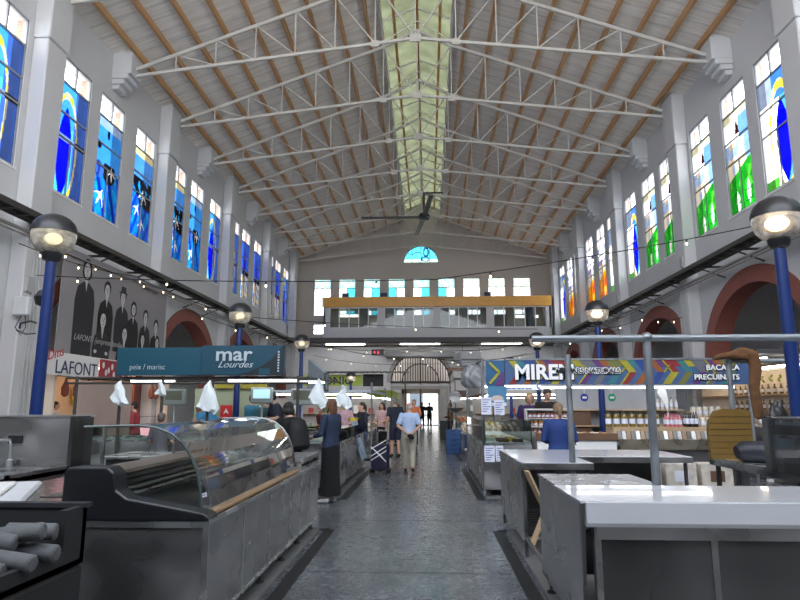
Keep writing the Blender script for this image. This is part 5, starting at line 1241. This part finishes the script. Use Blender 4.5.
# ---- MIREM stall
MIRB = mat('sign_blue', (.05, .10, .22), .4, 0, .2, 3)
ms = thing('stall_sign', 'long multicoloured chevron sign of the dried goods stall with big white lettering', 'sign', (0, 0, 0))
SX0, SX1, SZ0, SZ1 = 1.40, 5.72, 1.98, 2.42
MB().box(SX0, SX1, 11.2, 11.3, SZ0, SZ1).build('board', MIRB, ms)
MB().box(SX0, SX1 + .05, 11.18, 11.34, SZ1, SZ1 + .03).build('top_rail', TUBE, ms)
PC = [mat('pat_' + n_, tuple(v * .62 for v in c_), .45) for n_, c_ in (('yellow', (.55, .50, .04)), ('red', (.35, .03, .03)), ('violet', (.16, .05, .24)), ('blue', (.03, .08, .36)), ('teal', (.05, .26, .30)), ('olive', (.24, .24, .06)), ('orange', (.42, .13, .03)), ('grey', (.20, .21, .24)))]
zc = (SZ0 + SZ1) / 2; hz = (SZ1 - SZ0) / 2 - .005
for i in range(17):
    x = SX0 + .06 + i * .25; m = MB(); w_ = .125
    if x + .3 > SX1: break
    yb_ = 11.196
    m.cur = 0; m.prism([(x, zc + hz), (x + w_, zc + hz), (x + w_ + .16, zc), (x + .16, zc)], 'y', yb_, yb_ + .003)
    m.cur = 1; m.prism([(x, zc - hz), (x + w_, zc - hz), (x + w_ + .16, zc), (x + .16, zc)], 'y', yb_, yb_ + .003)
    m.cur = 2; m.prism([(x + w_, zc + hz), (x + .25, zc + hz), (x + .33, zc + .1), (x + w_ + .08, zc + .1)], 'y', yb_, yb_ + .002)
    m.build('chevron', [PC[(i * 3) % 8], PC[(i * 5 + 1) % 8], PC[(i * 7 + 4) % 8]], ms)
    if i % 3 == 2:
        m = MB(); q = .02
        for a, b_ in (((x, zc + hz), (x + .16, zc)), ((x + .16, zc), (x, zc - hz)), ((x + .02, zc), (x + .12, zc + .12))): m.bar((a[0], yb_ - .004, a[1]), (b_[0], yb_ - .004, b_[1]), .025, .025)
        m.build('yellow_line', PC[0], ms)
WINK = mat('white_ink', (.82, .84, .86), .5); DINK = mat('dark_ink', (.015, .015, .02), .5)
text('MIREM', .37, DINK, ms, (1.57, 11.18, 2.07), 'lettering_outline', bold=.022, width=1.0)  # dark outline printed behind the white letters
text('MIREM', .37, WINK, ms, (1.56, 11.165, 2.08), bold=.012, width=1.0)
text('MENJARS NATURALS', .122, WINK, ms, (2.31, 11.165, 2.185), 'lettering_halo', bold=.014, width=1.0)
text('MENJARS NATURALS', .122, DINK, ms, (2.31, 11.155, 2.185), bold=.002, width=1.0)
for tx, x_, z_ in (('BACALLA', 4.96, 2.235), ('PRECUINATS', 4.74, 2.065)):
    text(tx, .13, DINK, ms, (x_, 11.18, z_), 'lettering_outline', bold=.012, width=1.05); text(tx, .13, WINK, ms, (x_, 11.165, z_), bold=.003, width=1.05)
MB().bar((5.54, 11.165, 2.345), (5.58, 11.165, 2.37), .02).build('accent', WINK, ms)
cs = thing('corner_sign', 'blue corner panel with a yellow arrow at the left end of the patterned sign', 'sign', (0, 0, 0))
MB().box(1.06, 1.39, 11.22, 11.3, 1.95, 2.42).build('panel', mat('corner_blue', (.02, .10, .22), .4, 0, .3, 4), cs)
m = MB(); 
for a, b_ in (((1.12, 2.38), (1.30, 2.2)), ((1.30, 2.2), (1.12, 2.0))): m.bar((a[0], 11.205, a[1]), (b_[0], 11.205, b_[1]), .02, .045)
m.build('arrow', PC[0], cs); MB().prism([(1.2, 1.96), (1.38, 1.96), (1.38, 2.25)], 'y', 11.2, 11.215).build('violet_corner', PC[2], cs)
po = thing('hanging_poster', 'blue poster with a printed bowl hanging below the yellow arrow panel', 'poster', (0, 0, 0))
MB().box(1.08, 1.42, 11.2, 11.215, 1.58, 1.95).build('sheet', mat('poster_blue', (.06, .20, .34), .5), po); disc_ = MB()
disc_.quad(*[(1.25 + .11 * math.cos(2 * PI * i / 18), 11.195, 1.73 + .06 * math.sin(2 * PI * i / 18)) for i in range(18)]); disc_.build('printed_bowl', mat('poster_food', (.5, .42, .38), .6), po); MB().box(1.09, 1.41, 11.192, 11.198, 1.6, 1.66).build('caption', PAPER, po)
for i, (x0, x1, z0, z1, lab) in enumerate(((.95, 1.13, 1.45, 1.75, 'printed notice taped on the glass post, left of a pair'), (1.18, 1.36, 1.44, 1.70, 'printed notice taped below the blue poster, right of a pair'), (1.0, 1.18, .62, .90, 'printed notice on the steel front of the cheese counter, left of a pair'), (1.20, 1.33, .63, .90, 'printed notice on the steel front of the cheese counter, right of a pair'))):
    yy = 11.1 if i < 2 else 11.235
    nt_ = thing('notice', lab, 'notice', (0, 0, 0)); MB().box(x0, x1, yy, yy + .005, z0, z1).build('sheet', PAPER, nt_)
    m = MB()
    for k in range(6): m.box(x0 + .02, x1 - .02 - .03 * (k % 3), yy - .002, yy, z1 - .05 - k * .04, z1 - .035 - k * .04)
    m.build('printed_lines', mat('print_blue', (.12, .14, .35), .6), nt_)
fr = thing('scaffold', 'grey frame posts and roof rails of the dried goods stall', 'frame', (0, 0, 0))
for x, y in ((1.0, 11.3), (5.75, 11.3), (1.0, 15.8), (5.75, 15.8), (3.35, 15.8)): MB().tube([(x, y, .03), (x, y, 2.45)], .03, 8).build('post', TUBE, fr, True)
for a, b_ in (((1, 11.3, 2.45), (1, 15.8, 2.45)), ((5.75, 11.3, 2.45), (5.75, 15.8, 2.45)), ((1, 15.8, 2.45), (5.75, 15.8, 2.45))): MB().tube([a, b_], .025, 8).build('rail', TUBE, fr)
tubelight('long tube light directly under the patterned sign', 2.1, 5.6, 11.55, 1.92, .03)
tubelight('tube light at the left corner of the dried goods stall', 1.1, 2.0, 11.9, 1.95, .03)
tubelight('tube light at the back of the dried goods stall', 1.2, 5.5, 14.8, 2.2, .05)
fridge_counter('c', 'steel and glass cheese counter at the aisle corner of the right stall', .98, 1.85, 11.25, 15.9, .92, .42)
MB_t = thing('display_counter', 'dried goods counter with a dark wooden front edge below the patterned sign', 'counter', (0, 0, 0))
MB().box(1.95, 3.35, 11.3, 12.1, .1, 1.02).build('body', WHITE, MB_t); MB().box(1.93, 3.37, 11.26, 11.3, 1.0, 1.12).build('edge', BROWN, MB_t); MB().box(1.95, 3.35, 11.3, 12.1, 1.02, 1.05).build('top', WHITE, MB_t)
m2 = thing('display_counter', 'steel fronted tinned goods counter at the right of the dried goods stall', 'counter', (0, 0, 0))
MB().box(3.42, 5.6, 11.3, 12.1, .1, .86).build('body', STEELD, m2); MB().box(3.4, 4.95, 11.24, 11.3, .84, 1.02).build('front_trough', mat('brass_steel', (.34, .31, .24), .3, .8), m2); MB().box(3.4, 5.62, 11.3, 11.9, .98, 1.0).build('shelf_low', BLACK, m2); MB().box(3.4, 5.62, 11.6, 12.1, 1.0, 1.22).build('shelf_step', WOOD, m2); MB().box(5.0, 5.6, 11.24, 11.3, .6, 1.0).build('white_panel', WHITE, m2)
sh_ = thing('back_shelf', 'wooden back shelves of the dried goods stall', 'shelf', (0, 0, 0))
MB().box(2.75, 3.6, 13.9, 14.2, .1, 1.5).build('case', BROWN, sh_)
for z in (1.15, 1.5): MB().box(2.7, 5.6, 13.85, 14.2, z, z + .03).build('shelf', WOOD, sh_)
MB().box(2.9, 5.6, 14.2, 14.24, .1, 2.1).build('back_board', mat('back_grey', (.30, .31, .33), .6), sh_)
# products -------------------------------------------------------
def proto_jar(name, label, cat, grp, r, h, mbody, mlid, neck=None):
    t = thing(name, label, cat, (0, 0, 0), 0, grp)
    if neck: MB().lathe([(r * .95, 0), (r, .01), (r, h * .6), (r * .4, h * .78), (r * .35, h * .93)], n=12).build('glass_body', mbody, t, True); MB().lathe([(r * .42, h * .9), (r * .42, h)], n=10).build('cap', mlid, t)
    else: MB().lathe([(r * .93, 0), (r, .008), (r, h * .8), (r * .85, h * .86)], n=12).build('body', mbody, t, True); MB().lathe([(r * .9, h * .85), (r * .9, h)], n=12).build('lid', mlid, t)
    MB().lathe([(r * 1.02, h * .2), (r * 1.02, h * .55)], n=12, cap=False).build('label', PAPER, t)
    return t
OIL = mat('olive_oil', (.20, .13, .02), .15, coat=.5); JR = mat('jar_red', (.25, .035, .02), .25, coat=.4); JO = mat('jar_amber', (.42, .16, .04), .25, coat=.4); JW = mat('jar_cream', (.6, .55, .45), .3); BD = mat('bottle_dark', (.02, .012, .012), .2, coat=.5); PINKB = mat('jar_pink', (.5, .14, .16), .3)
def rowof(proto, pts, label, grp, first=True):
    for i, p in enumerate(pts):
        if i == 0 and first: proto.location = p; proto['label'] = label; proto['group'] = grp; o = proto
        else: o = dup(proto, p, 0, label, grp)
g1 = 'olive oil bottle with pale label in the row on the dried goods counter'
rowof(proto_jar('oil_bottle', '', 'bottle', '', .055, .27, OIL, mat('cap_dark', (.04, .04, .02))), [(3.35 + i * .145, 11.72, 1.22) for i in range(7)], g1, 'olive oil bottles')
rowof(proto_jar('pink_bottle', '', 'bottle', '', .035, .24, PINKB, mat('cap_pink', (.4, .1, .15)), True), [(4.42 + i * .075, 11.7 + .1 * j, 1.22) for i in range(4) for j in range(2)], 'small pink bottle in the block beside the dark bottles', 'pink bottles')
rowof(proto_jar('dark_bottle', '', 'bottle', '', .038, .28, BD, mat('cap_gold', (.3, .2, .05)), True), [(4.78 + i * .08, 11.7 + .1 * j, 1.22) for i in range(3) for j in range(2)], 'dark sauce bottle in the block beside the pink bottles', 'dark bottles')
rowof(proto_jar('cream_jar', '', 'jar', '', .05, .17, JW, mat('cap_white', (.7, .7, .68))), [(5.02 + i * .115, 12.0 - .12 * j, 1.22 + .2 * (j == 0)) for i in range(5) for j in range(2)], 'cream coloured jar stacked at the right end of the dried goods stall', 'cream jars')
tag(MB().box(4.95, 5.62, 11.93, 12.09, 1.22, 1.42).build('jar_riser', WOOD), 'wooden riser under the upper row of cream jars', 'riser')
tag(MB().box(5.3, 5.62, 11.5, 11.62, 1.0, 1.28).build('tea_box', mat('tea_green', (.02, .045, .02), .4)), 'dark green box at the right end of the dried goods counter', 'box')
rowof(proto_jar('spice_bottle', '', 'bottle', '', .035, .26, mat('pale_glass', (.55, .5, .45), .2), BROWN, True), [(5.0 + i * .1, 14.0, 1.53) for i in range(6)], 'pale bottle on the upper back shelf of the dried goods stall', 'pale bottles on the back shelf')
# vacuum packs on the front tilt
PK = mat('dried_pack', (.14, .13, .12), .3, 0, .8, 30); PK2 = mat('silver_pack', (.55, .56, .56), .25, .2, .5, 25); PK3 = mat('brown_pack', (.32, .20, .13), .4, 0, .5, 20)
for i in range(26):
    x = 3.45 + i * .082; mt_ = (PK, PK2, PK3)[(i * 7) % 3]
    o = MB().box(-.036, .036, -.012, .012, 0, .16, .006).build('food_packet', mt_, None, False, (x, 11.42, 1.0), (-.3, 0, .1 * math.sin(i)))
    tag(o, ('dark food packet standing upright on the tinned goods counter', 'silver food packet standing upright on the tinned goods counter', 'brown food packet standing upright on the tinned goods counter')[(i * 7) % 3], 'packet', ('dark packets', 'silver packets', 'brown packets')[(i * 7) % 3] + ' on the counter')
NUT = [mat('nuts_a', (.36, .2, .09), .7, 0, .5, 40), mat('nuts_b', (.5, .4, .26), .7, 0, .5, 40), mat('nuts_c', (.2, .07, .04), .7, 0, .5, 40), mat('nuts_d', (.62, .58, .5), .6, 0, .3, 40)]
for i in range(18):
    c, r = divmod(i, 2); x = 2.02 + c * .145; y = 11.42 + r * .28; k = (c + r * 2) % 4
    t = thing('nut_tray', ('tray of brown nuts', 'tray of pale dried fruit', 'tray of dark dried fruit', 'tray of white beans')[k] + ' on the dried goods counter', 'tray', (x, y, 1.05), 0, 'dried goods trays %s' % 'abcd'[k])
    MB().box(-.065, .065, -.12, .12, 0, .05).build('box', WHITE, t); MB().ball((0, 0, .045), (.06, .11, .04), 10, 6).build('heap', NUT[k], t, True)
# jar shelf rack behind blue jumper
jr = thing('jar_rack', 'white rack of preserve jars left of the woman in the blue jumper', 'rack', (0, 0, 0))
for z in (1.05, 1.2, 1.36, 1.52): MB().box(1.9, 2.75, 12.0, 12.25, z, z + .012).build('shelf', WHITE, jr)
MB().box(1.88, 1.9, 12.0, 12.27, .9, 1.55).build('side', WHITE, jr); MB().box(2.75, 2.77, 12.0, 12.27, .9, 1.55).build('side', WHITE, jr); MB().box(1.9, 2.75, 12.25, 12.27, .9, 1.55).build('back', WHITE, jr)
rowof(proto_jar('preserve_jar', '', 'jar', '', .036, .11, JR, mat('cap_black', (.02, .02, .02))), [(1.96 + i * .083, 12.06, z) for z in (1.062, 1.372) for i in range(9)], 'small jar of dark red preserve on the white rack', 'red preserve jars')
rowof(proto_jar('honey_jar', '', 'jar', '', .04, .11, JO, mat('cap_gold', (.3, .2, .05))), [(1.96 + i * .1, 12.06, 1.212) for i in range(8)], 'small jar of amber honey on the middle row of the white rack', 'honey jars')
# cheese / pastries in the corner counter
for i in range(15):
    x = 1.12 + .2 * (i % 3); y = 11.5 + .25 * (i // 3); mt_ = (mat('cheese_white', (.72, .70, .6), .5), mat('cheese_yellow', (.7, .5, .08), .5), mat('sausage_brown', (.13, .045, .03), .45))[(i * 5 + i // 4) % 3]
    k = (i * 5 + i // 4) % 3
    if k == 2: o = MB().tube([(-.08, 0, .03), (0, .01, .03), (.08, 0, .03)], [.03, .035, .025], 10).build('sausage', mt_, None, True, (x, y, .97)); tag(o, 'dark sausage in the glass corner counter', 'sausage', 'sausages in the corner counter')
    else: o = MB().lathe([(.085, 0), (.09, .01), (.09, .055), (.08, .065)], n=16).build('cheese', mt_, None, True, (x, y, .97)); tag(o, ('white', 'yellow')[k] + ' round cheese in the glass corner counter', 'cheese', ('white', 'yellow') [k] + ' cheeses')
for i, (x, y) in enumerate(((1.35, 11.32), (1.6, 11.32))): tag(MB().box(x - .1, x + .1, y - .05, y + .05, .955, 1.02, .015).build('cake_box', BROWN), 'low brown tray of food at the front of the corner counter, %s one' % ('left', 'right')[i], 'tray')
fan_s = thing('paper_fan', 'white teardrop paper sign standing above the dried goods stall', 'sign', (4.42, 11.75, 1.48))
MB().prism([(0.04, 0), (-.03, .2), (-.13, .36), (-.12, .44), (-.06, .48), (.01, .45), (.04, .36), (.06, .2)], 'y', 0, .012).build('card', mat('white_card', (.8, .82, .82), .5), fan_s); MB().bar((.04, .006, -.26), (.04, .006, 0), .012).build('stick', WHITE, fan_s)
for i, (x, c_) in enumerate(((3.0, (.03, .03, .35)), (3.52, (.02, .3, .18)))):
    t = thing('round_tag', ('dark blue', 'green')[i] + ' round price tag hanging over the dried goods counter', 'tag', (x, 12.0, 1.76)); MB().tube([(0, 0, 0), (0, .01, 0)], .075, 16).build('disc', mat('tag%d' % i, c_, .4), t); MB().bar((0, 0, .07), (0, 0, .25), .006).build('string', WHITE, t)
    MB().box(-.04, .04, -.012, -.01, -.02, .02).build('price', WHITE, t)
bs = thing('stall_sign', 'white back sign with blue lettering inside the dried goods stall', 'sign', (0, 0, 0))
MB().box(1.6, 4.0, 14.9, 14.94, 1.98, 2.18).build('board', WHITE, bs)
text('LLEGUMS  CUITS', .19, mat('blue_ink', (.02, .12, .4), .5), bs, (1.7, 14.89, 2.01), bold=.008)

# ---- fruit & veg stall and crates beyond, right of aisle
def crate_stack(label, x, y, n_, m_, w=.42, d=.58, h=.16, grp=None, desc='%s'):
    pos = ['bottom', 'second', 'third', 'fourth', 'fifth', 'sixth']
    for i in range(n_):
        t = thing('plastic_crate', label % (pos[i] if i < n_ - 1 else 'top'), 'crate', (x, y, i * h), .02 * math.sin(i * 4), grp)
        m = MB(); m.box(-w / 2, w / 2, -d / 2, d / 2, 0, .015); m.box(-w / 2, w / 2, -d / 2, -d / 2 + .015, 0, h - .01); m.box(-w / 2, w / 2, d / 2 - .015, d / 2, 0, h - .01); m.box(-w / 2, -w / 2 + .015, -d / 2, d / 2, 0, h - .01); m.box(w / 2 - .015, w / 2, -d / 2, d / 2, 0, h - .01)
        m.build('walls', m_, t); MB().box(-.08, .08, -d / 2 - .004, -d / 2, h * .55, h * .75).build('handle_slot', RUB, t)
BLU = mat('crate_blue', (.01, .06, .20), .45)
crate_stack('blue plastic crate, %s of the stack standing in the aisle on the right', .86, 21.6, 5, BLU, .5, .5, .16)
crate_stack('blue plastic crate, %s of the stack behind the first blue stack', 1.35, 22.4, 4, BLU, .5, .5, .17)
crate_stack('dark green crate, %s of the far stack on the right of the aisle', .85, 30.5, 5, mat('crate_green', (.02, .03, .022), .5), .55, .5, .18)
vt = thing('produce_table', 'steel table heaped with pale onions and garlic beyond the blue crates', 'table', (0, 0, 0))
MB().box(.98, 2.23, 18.2, 19.2, .78, .82).build('top', STEEL, vt)
for x in (1.03, 2.18):
    for y in (18.25, 19.15): MB().bar((x, y, 0), (x, y, .78), .04).build('leg', STEELD, vt)
MB().box(1.03, 2.18, 18.3, 19.1, .3, .33).build('lower_shelf', STEEL, vt)
random.seed(21)
ON = mat('onion', (.60, .47, .30), .45, 0, .3, 10); GA = mat('garlic', (.72, .66, .58), .5, 0, .15, 12)
for i in range(60):
    lay = i // 28; c_ = i % 28; x = 1.06 + (c_ % 7) * .165 + .04 * lay; y = 18.28 + (c_ // 7) * .24 + .05 * math.sin(i); z = .82 + lay * .085 + .035 * (c_ // 7)
    kk = i % 2
    if i < 2:
        t = thing('onion' if kk == 0 else 'garlic', '', 'vegetable', (x, y, z), 0, '')
        MB().ball((0, 0, .05), (.062, .062, .052), 10, 8).build('bulb', ON if kk == 0 else GA, t, True); MB().tube([(0, 0, .09), (.005, 0, .13)], [.012, .004], 6).build('stem', ON if kk == 0 else GA, t)
        if kk == 0: pO = t
        else: pG = t
    else: t = dup(pO if kk == 0 else pG, (x, y, z), i * .7)
    t['label'] = ('brown onion in the heap on the steel produce table', 'white garlic bulb in the heap on the steel produce table')[kk]; t['group'] = ('onions', 'garlic')[kk]
def produce_stall(tag_, side, x0, x1, y0, y1, cols, signcol, cloth_=None, near='', fh=.32):
    t = thing('market_stall', tag_, 'market stall', (0, 0, 0))
    MB().box(x0, x1, y0, y0 + .8, .05, .85, .02).build('front_counter', STEEL, t)
    MB().box(x0 if side > 0 else x1 - .8, x0 + .8 if side > 0 else x1, y0 + .8, y1, .05, .9, .02).build('aisle_counter', STEEL, t)
    for x, y in ((x0, y0), (x1, y0), (x0, y1), (x1, y1)): MB().tube([(x, y, 0), (x, y, 2.3)], .03, 8).build('post', TUBE, t)
    MB().box(x0, x1, y0 - .02, y0 + .08, 2.0, 2.0 + fh).build('fascia', signcol, t)
    xs_ = x0 if side > 0 else x1
    MB().box(xs_ - .05, xs_ + .05, y0, y1, 2.0, 2.0 + fh).build('side_fascia', signcol, t)
    MB().box(x0 + .2, x1 - .2, y0 + .3, y0 + .36, 1.93, 1.98).build('tube_light', TUBEL, t)
    MB().box(xs_ + side * .4, xs_ + side * .46, y0 + .5, y1 - .3, 1.93, 1.98).build('tube_light', TUBEL, t)
    MB().box(x0 + .1, x1 - .1, y1 - .5, y1 - .45, .05, 1.9).build('back_board', cloth_ or mat('stall_back', (.35, .33, .30), .6, 0, .5, 3), t)
    MB().box(x0 + .2, x1 - .2, y1 - .8, y1 - .5, 1.3, 1.33).build('back_shelf', WOOD, t)
    n_ = int((x1 - x0 - .2) / .38)
    cn = ('green', 'red', 'yellow', 'orange', 'brown', 'white')
    for i in range(n_):
        cc_ = cols[i % len(cols)]; col = {'green': (.07, .2, .03), 'red': (.4, .03, .02), 'yellow': (.65, .48, .05), 'orange': (.6, .2, .02), 'brown': (.2, .1, .05), 'white': (.65, .63, .58)}[cc_]
        b_ = thing('goods_tray', 'tray heaped with %s goods on the %s' % (cc_, near), 'tray', (x0 + .3 + i * .38, y0 + .35, .85), 0, '%s trays on the %s' % (cc_, near))
        MB().box(-.17, .17, -.25, .25, 0, .08).build('box', CARD, b_); m = MB()
        for q in range(9): m.ball((-.11 + .11 * (q % 3), -.15 + .15 * (q // 3), .1), (.062, .07, .06), 7, 5)
        g_ = m.build('heap', mat('goods_' + cc_, col, .45, 0, .3, 9), b_, True); g_['kind'] = 'stuff'
    for i in range(int((y1 - y0 - 1.2) / .6)):
        cc_ = cols[(i + 1) % len(cols)]; xx = xs_ + side * .4
        b_ = thing('goods_tray', 'tray heaped with %s goods on the aisle side of the %s' % (cc_, near), 'tray', (xx, y0 + 1.2 + i * .6, .9), PI / 2, '%s aisle trays on the %s' % (cc_, near))
        MB().box(-.22, .22, -.3, .3, 0, .08).build('box', CARD, b_); m = MB()
        for q in range(9): m.ball((-.14 + .14 * (q % 3), -.18 + .18 * (q // 3), .1), (.075, .08, .065), 7, 5)
        g_ = m.build('heap', MATS['goods_' + cc_] if 'goods_' + cc_ in MATS else CARD, b_, True); g_['kind'] = 'stuff'
    for i in range(7):
        tag(MB().box(-.09, .09, -.06, .06, 0, .2 + .1 * (i % 2)).build('packet', (CARD, WHITE, mat('pk_red', (.4, .04, .03), .5), mat('pk_green', (.05, .22, .1), .5))[i % 4], None, False, (x0 + .5 + i * (x1 - x0 - 1) / 6, y1 - .65, 1.33)), ('brown', 'white', 'red', 'green')[i % 4] + ' packet on the back shelf of the ' + near, 'packet', ('brown', 'white', 'red', 'green')[i % 4] + ' packets in the ' + near)
BEI = mat('fascia_beige', (.48, .46, .42), .6); BRF = mat('fascia_brown', (.12, .06, .04), .6); GRF = mat('fascia_grey', (.40, .45, .50), .5); GYL = mat('fascia_green', (.36, .48, .03), .5)
produce_stall('market stall with pale blue-grey fascia, third along the left of the aisle', -1, -6.2, -1.7, 18.6, 24.5, ['red', 'white', 'green', 'brown'], GRF, near='third left stall', fh=.08)
produce_stall('market stall with green-yellow fascia, fourth along the left of the aisle', -1, -6.2, -1.7, 28.6, 35, ['brown', 'yellow', 'white'], GYL, near='green-signed stall')
produce_stall('fruit stall with beige fascia and coloured heaps, beyond the produce table on the right', 1, 1.7, 6.2, 19.6, 25.5, ['red', 'yellow', 'green', 'orange'], BEI, near='right fruit stall')
produce_stall('market stall with brown fascia, far along the right of the aisle', 1, 1.3, 6.2, 29, 35.5, ['orange', 'red', 'white', 'green'], BRF, near='far right stall')
produce_stall('small market stall against the end wall left of the arched door', -1, -9.5, -3.6, 41, 45, ['white', 'brown', 'red'], BEI, near='end wall left stall')
produce_stall('small market stall against the end wall right of the arched door', 1, 2.8, 9.2, 41, 45, ['white', 'yellow', 'green'], BEI, near='end wall right stall')
produce_stall('fish stall lit white behind the teal sign stall, against the left arches', -1, -9.6, -7.6, 26, 31, ['white', 'red'], BEI, near='left arch stall')
gs = thing('stall_sign', 'yellow-green stall sign with dark letters beyond the left stalls', 'sign', (0, 0, 0))
MB().box(-5.7, -2.88, 26.9, 27.0, 2.48, 2.95).build('board', GYL, gs); text('ANTONIO', .46, DINK, gs, (-5.6, 26.88, 2.54), bold=.01, width=1.08)
MB().box(-2.85, -1.95, 26.9, 27.0, 2.45, 2.98).build('dark_panel', RUB, gs)
aw = thing('awning', 'dark corrugated awning sheet above the yellow-green sign', 'awning', (0, 0, 0))
m = MB(); N = 60
for i in range(N):
    xa_, xb_ = -5.2 + i * 4.4 / N, -5.2 + (i + 1) * 4.4 / N; za, zb_ = 3.05 + .03 * math.sin(i * 1.57), 3.05 + .03 * math.sin((i + 1) * 1.57)
    m.quad((xa_, 26.4, za), (xb_, 26.4, zb_), (xb_, 28.4, zb_ + .12), (xa_, 28.4, za + .12)); m.quad((xa_, 26.4, za - .03), (xb_, 26.4, zb_ - .03), (xb_, 28.4, zb_ + .09), (xa_, 28.4, za + .09)); m.quad((xa_, 26.4, za - .03), (xb_, 26.4, zb_ - .03), (xb_, 26.4, zb_), (xa_, 26.4, za))
m.build('sheet', TRAY, aw); 
for x in (-5.0, -1.0): MB().bar((x, 27.2, 0), (x, 27.2, 3.05), .06).build('post', TRAY, aw)
pp = thing('side_sign', 'pale blue-grey sign panel standing obliquely beyond the teal sign', 'sign', (-2.9, 16.6, 2.02), D(-62))
MB().prism([(-1.1, .0), (.5, .0), (.5, .42), (-1.1, .92)], 'y', -.04, .04).build('panel', mat('pale_blue_panel', (.26, .33, .38), .5), pp)
MB().box(.42, .5, -.05, .05, -.05, .45).build('edge', DARK, pp)
# brown slatted canopy right of arch + plastic-wrapped fan things
sc2 = thing('slatted_canopy', 'brown slatted canopy left of the patterned sign', 'canopy', (0, 0, 0))
for i in range(6): MB().box(.75, 2.6, 22.0 + i * .32, 22.18 + i * .32, 2.85 + .03 * i, 2.9 + .03 * i).build('slat', BROWN, sc2)
for x in (.85, 2.5):
    MB().box(x - .04, x + .04, 21.9, 24, 2.79, 2.85).build('beam', BROWN, sc2); MB().box(x + .0, x + .03, 23.9, 23.93, 0, 2.8).build('post', TRAY, sc2)
sack('plastic_cover', 'translucent grey plastic sheet bundled at the left end of the patterned sign', (.95, 12.3, 1.95), (.28, .2, .28), mat('clear_wrap', (.20, .21, .22), .3, bump=.8), 13)
hs = thing('hanging_scale', 'large grey hanging produce scale beyond the patterned sign', 'scale', (.75, 17.0, 1.85)); MB().tube([(0, 0, 0), (.0, .08, 0)], .16, 18).build('dial', STEEL, hs, True); MB().lathe([(.02, -.42), (.2, -.36), (.24, -.3)], n=16).build('pan', STEEL, hs, True); MB().bar((0, .04, -.3), (0, .04, .5), .02).build('rod', TRAY, hs)
tag(MB().box(.7, 1.3, 16.9, 16.95, 2.3, 2.36).build('scale_bar', TRAY), 'dark bar holding the hanging scale', 'bar')
# kiosk just before far door
kk = thing('kiosk', 'low white kiosk frame standing in front of the arched far door', 'kiosk', (0, 0, 0))
MB().box(-2.6, 1.4, 43.0, 43.2, 2.75, 3.0).build('lintel', BEI, kk); MB().box(-2.7, 1.5, 43.0, 45.0, 3.0, 3.08).build('roof', WHITE, kk)
for x in (-2.6, 1.25): MB().box(x, x + .15, 43.0, 43.2, 0, 2.75).build('post', BEI, kk)

# ---- right-hand wall shop under the arch
ws = thing('wall_shop', 'brightly lit delicatessen shop under the right arch behind the sink table', 'market stall', (0, 0, 0))
MB().box(10.0, 10.1, 14, 23, 0, 2.9).build('back_wall', CREAM, ws)
MB().box(7.3, 10.1, 13.9, 23, 2.75, 2.85).build('ceiling_panel', mat('shop_ceiling_dark', (.06, .06, .06), .7), ws)
MB().box(7.4, 8.1, 13.6, 22.5, 0, 1.15, .02).build('counter', STEELD, ws)
for z in (1.45, 1.9): MB().box(9.7, 10.0, 14, 23, z, z + .04).build('shelf', WOOD, ws)
MB().box(7.3, 9.9, 13.9, 14.0, 0, .05).build('threshold', WHITE, ws)
MB().box(8.0, 9.0, 14.5, 14.58, 2.62, 2.68).build('shop_light', TUBEL, ws); MB().box(7.5, 7.58, 14, 22.5, 2.62, 2.68).build('shop_light', TUBEL, ws); MB().box(9.2, 9.28, 14, 22.5, 2.6, 2.66).build('shop_light', mat('warm_white_tube', (1, .9, .8), emit=(1, .82, .58), es=12), ws)
random.seed(5)
BT = proto_jar('shop_bottle', '', 'bottle', '', .05, .28, mat('bottle_brown', (.16, .09, .03), .3), mat('cap_dark', (.04, .04, .02)), True)
rowof(BT, [(9.82, 14.4 + i * .32, z) for z in (1.49, 1.94) for i in range(20)], 'brown bottle on the shelves of the lit right-hand shop', 'bottles on the right shop shelves')
pG_ = None
for i in range(16):
    if i == 0:
        pG_ = thing('pepper_bunch', 'green dried pepper bunch hanging from the front rail of the right-hand shop', 'bunch', (9.3, 14.6, 2.45), 0, 'green bunches in the right shop')
        m = MB()
        for q in range(5): m.ball((.03 * math.cos(q * 1.3), .03 * math.sin(q * 1.3), -.03 - q * .035), (.035, .035, .03), 7, 5)
        m.build('pods', mat('pod_green', (.28, .34, .05), .5, 0, .4, 12), pG_, True); MB().bar((0, 0, 0), (0, 0, .1), .008).build('string', WHITE, pG_)
    else: dup(pG_, (9.3, 14.6 + i * .42, 2.45 - .02 * (i % 2)), i)
tag(MB().tube([(9.3, 14.2, 2.55), (9.3, 22.5, 2.55)], .015, 6).build('hanging_rail', TUBE), 'rail the green bunches hang from in the right-hand shop', 'rail')
for i in range(14):
    o = MB().ball((0, 0, .08), (.1, .1, .08), 10, 6).build('cured_meat', (mat('salami', (.2, .04, .03), .5), mat('cheese_white', (.72, .70, .6), .5), CARD)[i % 3], None, True, (7.75, 14.2 + i * .55, 1.15))
    tag(o, ('dark red cured meat', 'pale round cheese', 'brown paper parcel')[i % 3] + ' on the counter of the right-hand shop', ('meat', 'cheese', 'parcel')[i % 3], ('cured meats', 'pale cheeses', 'paper parcels')[i % 3] + ' on the right shop counter')
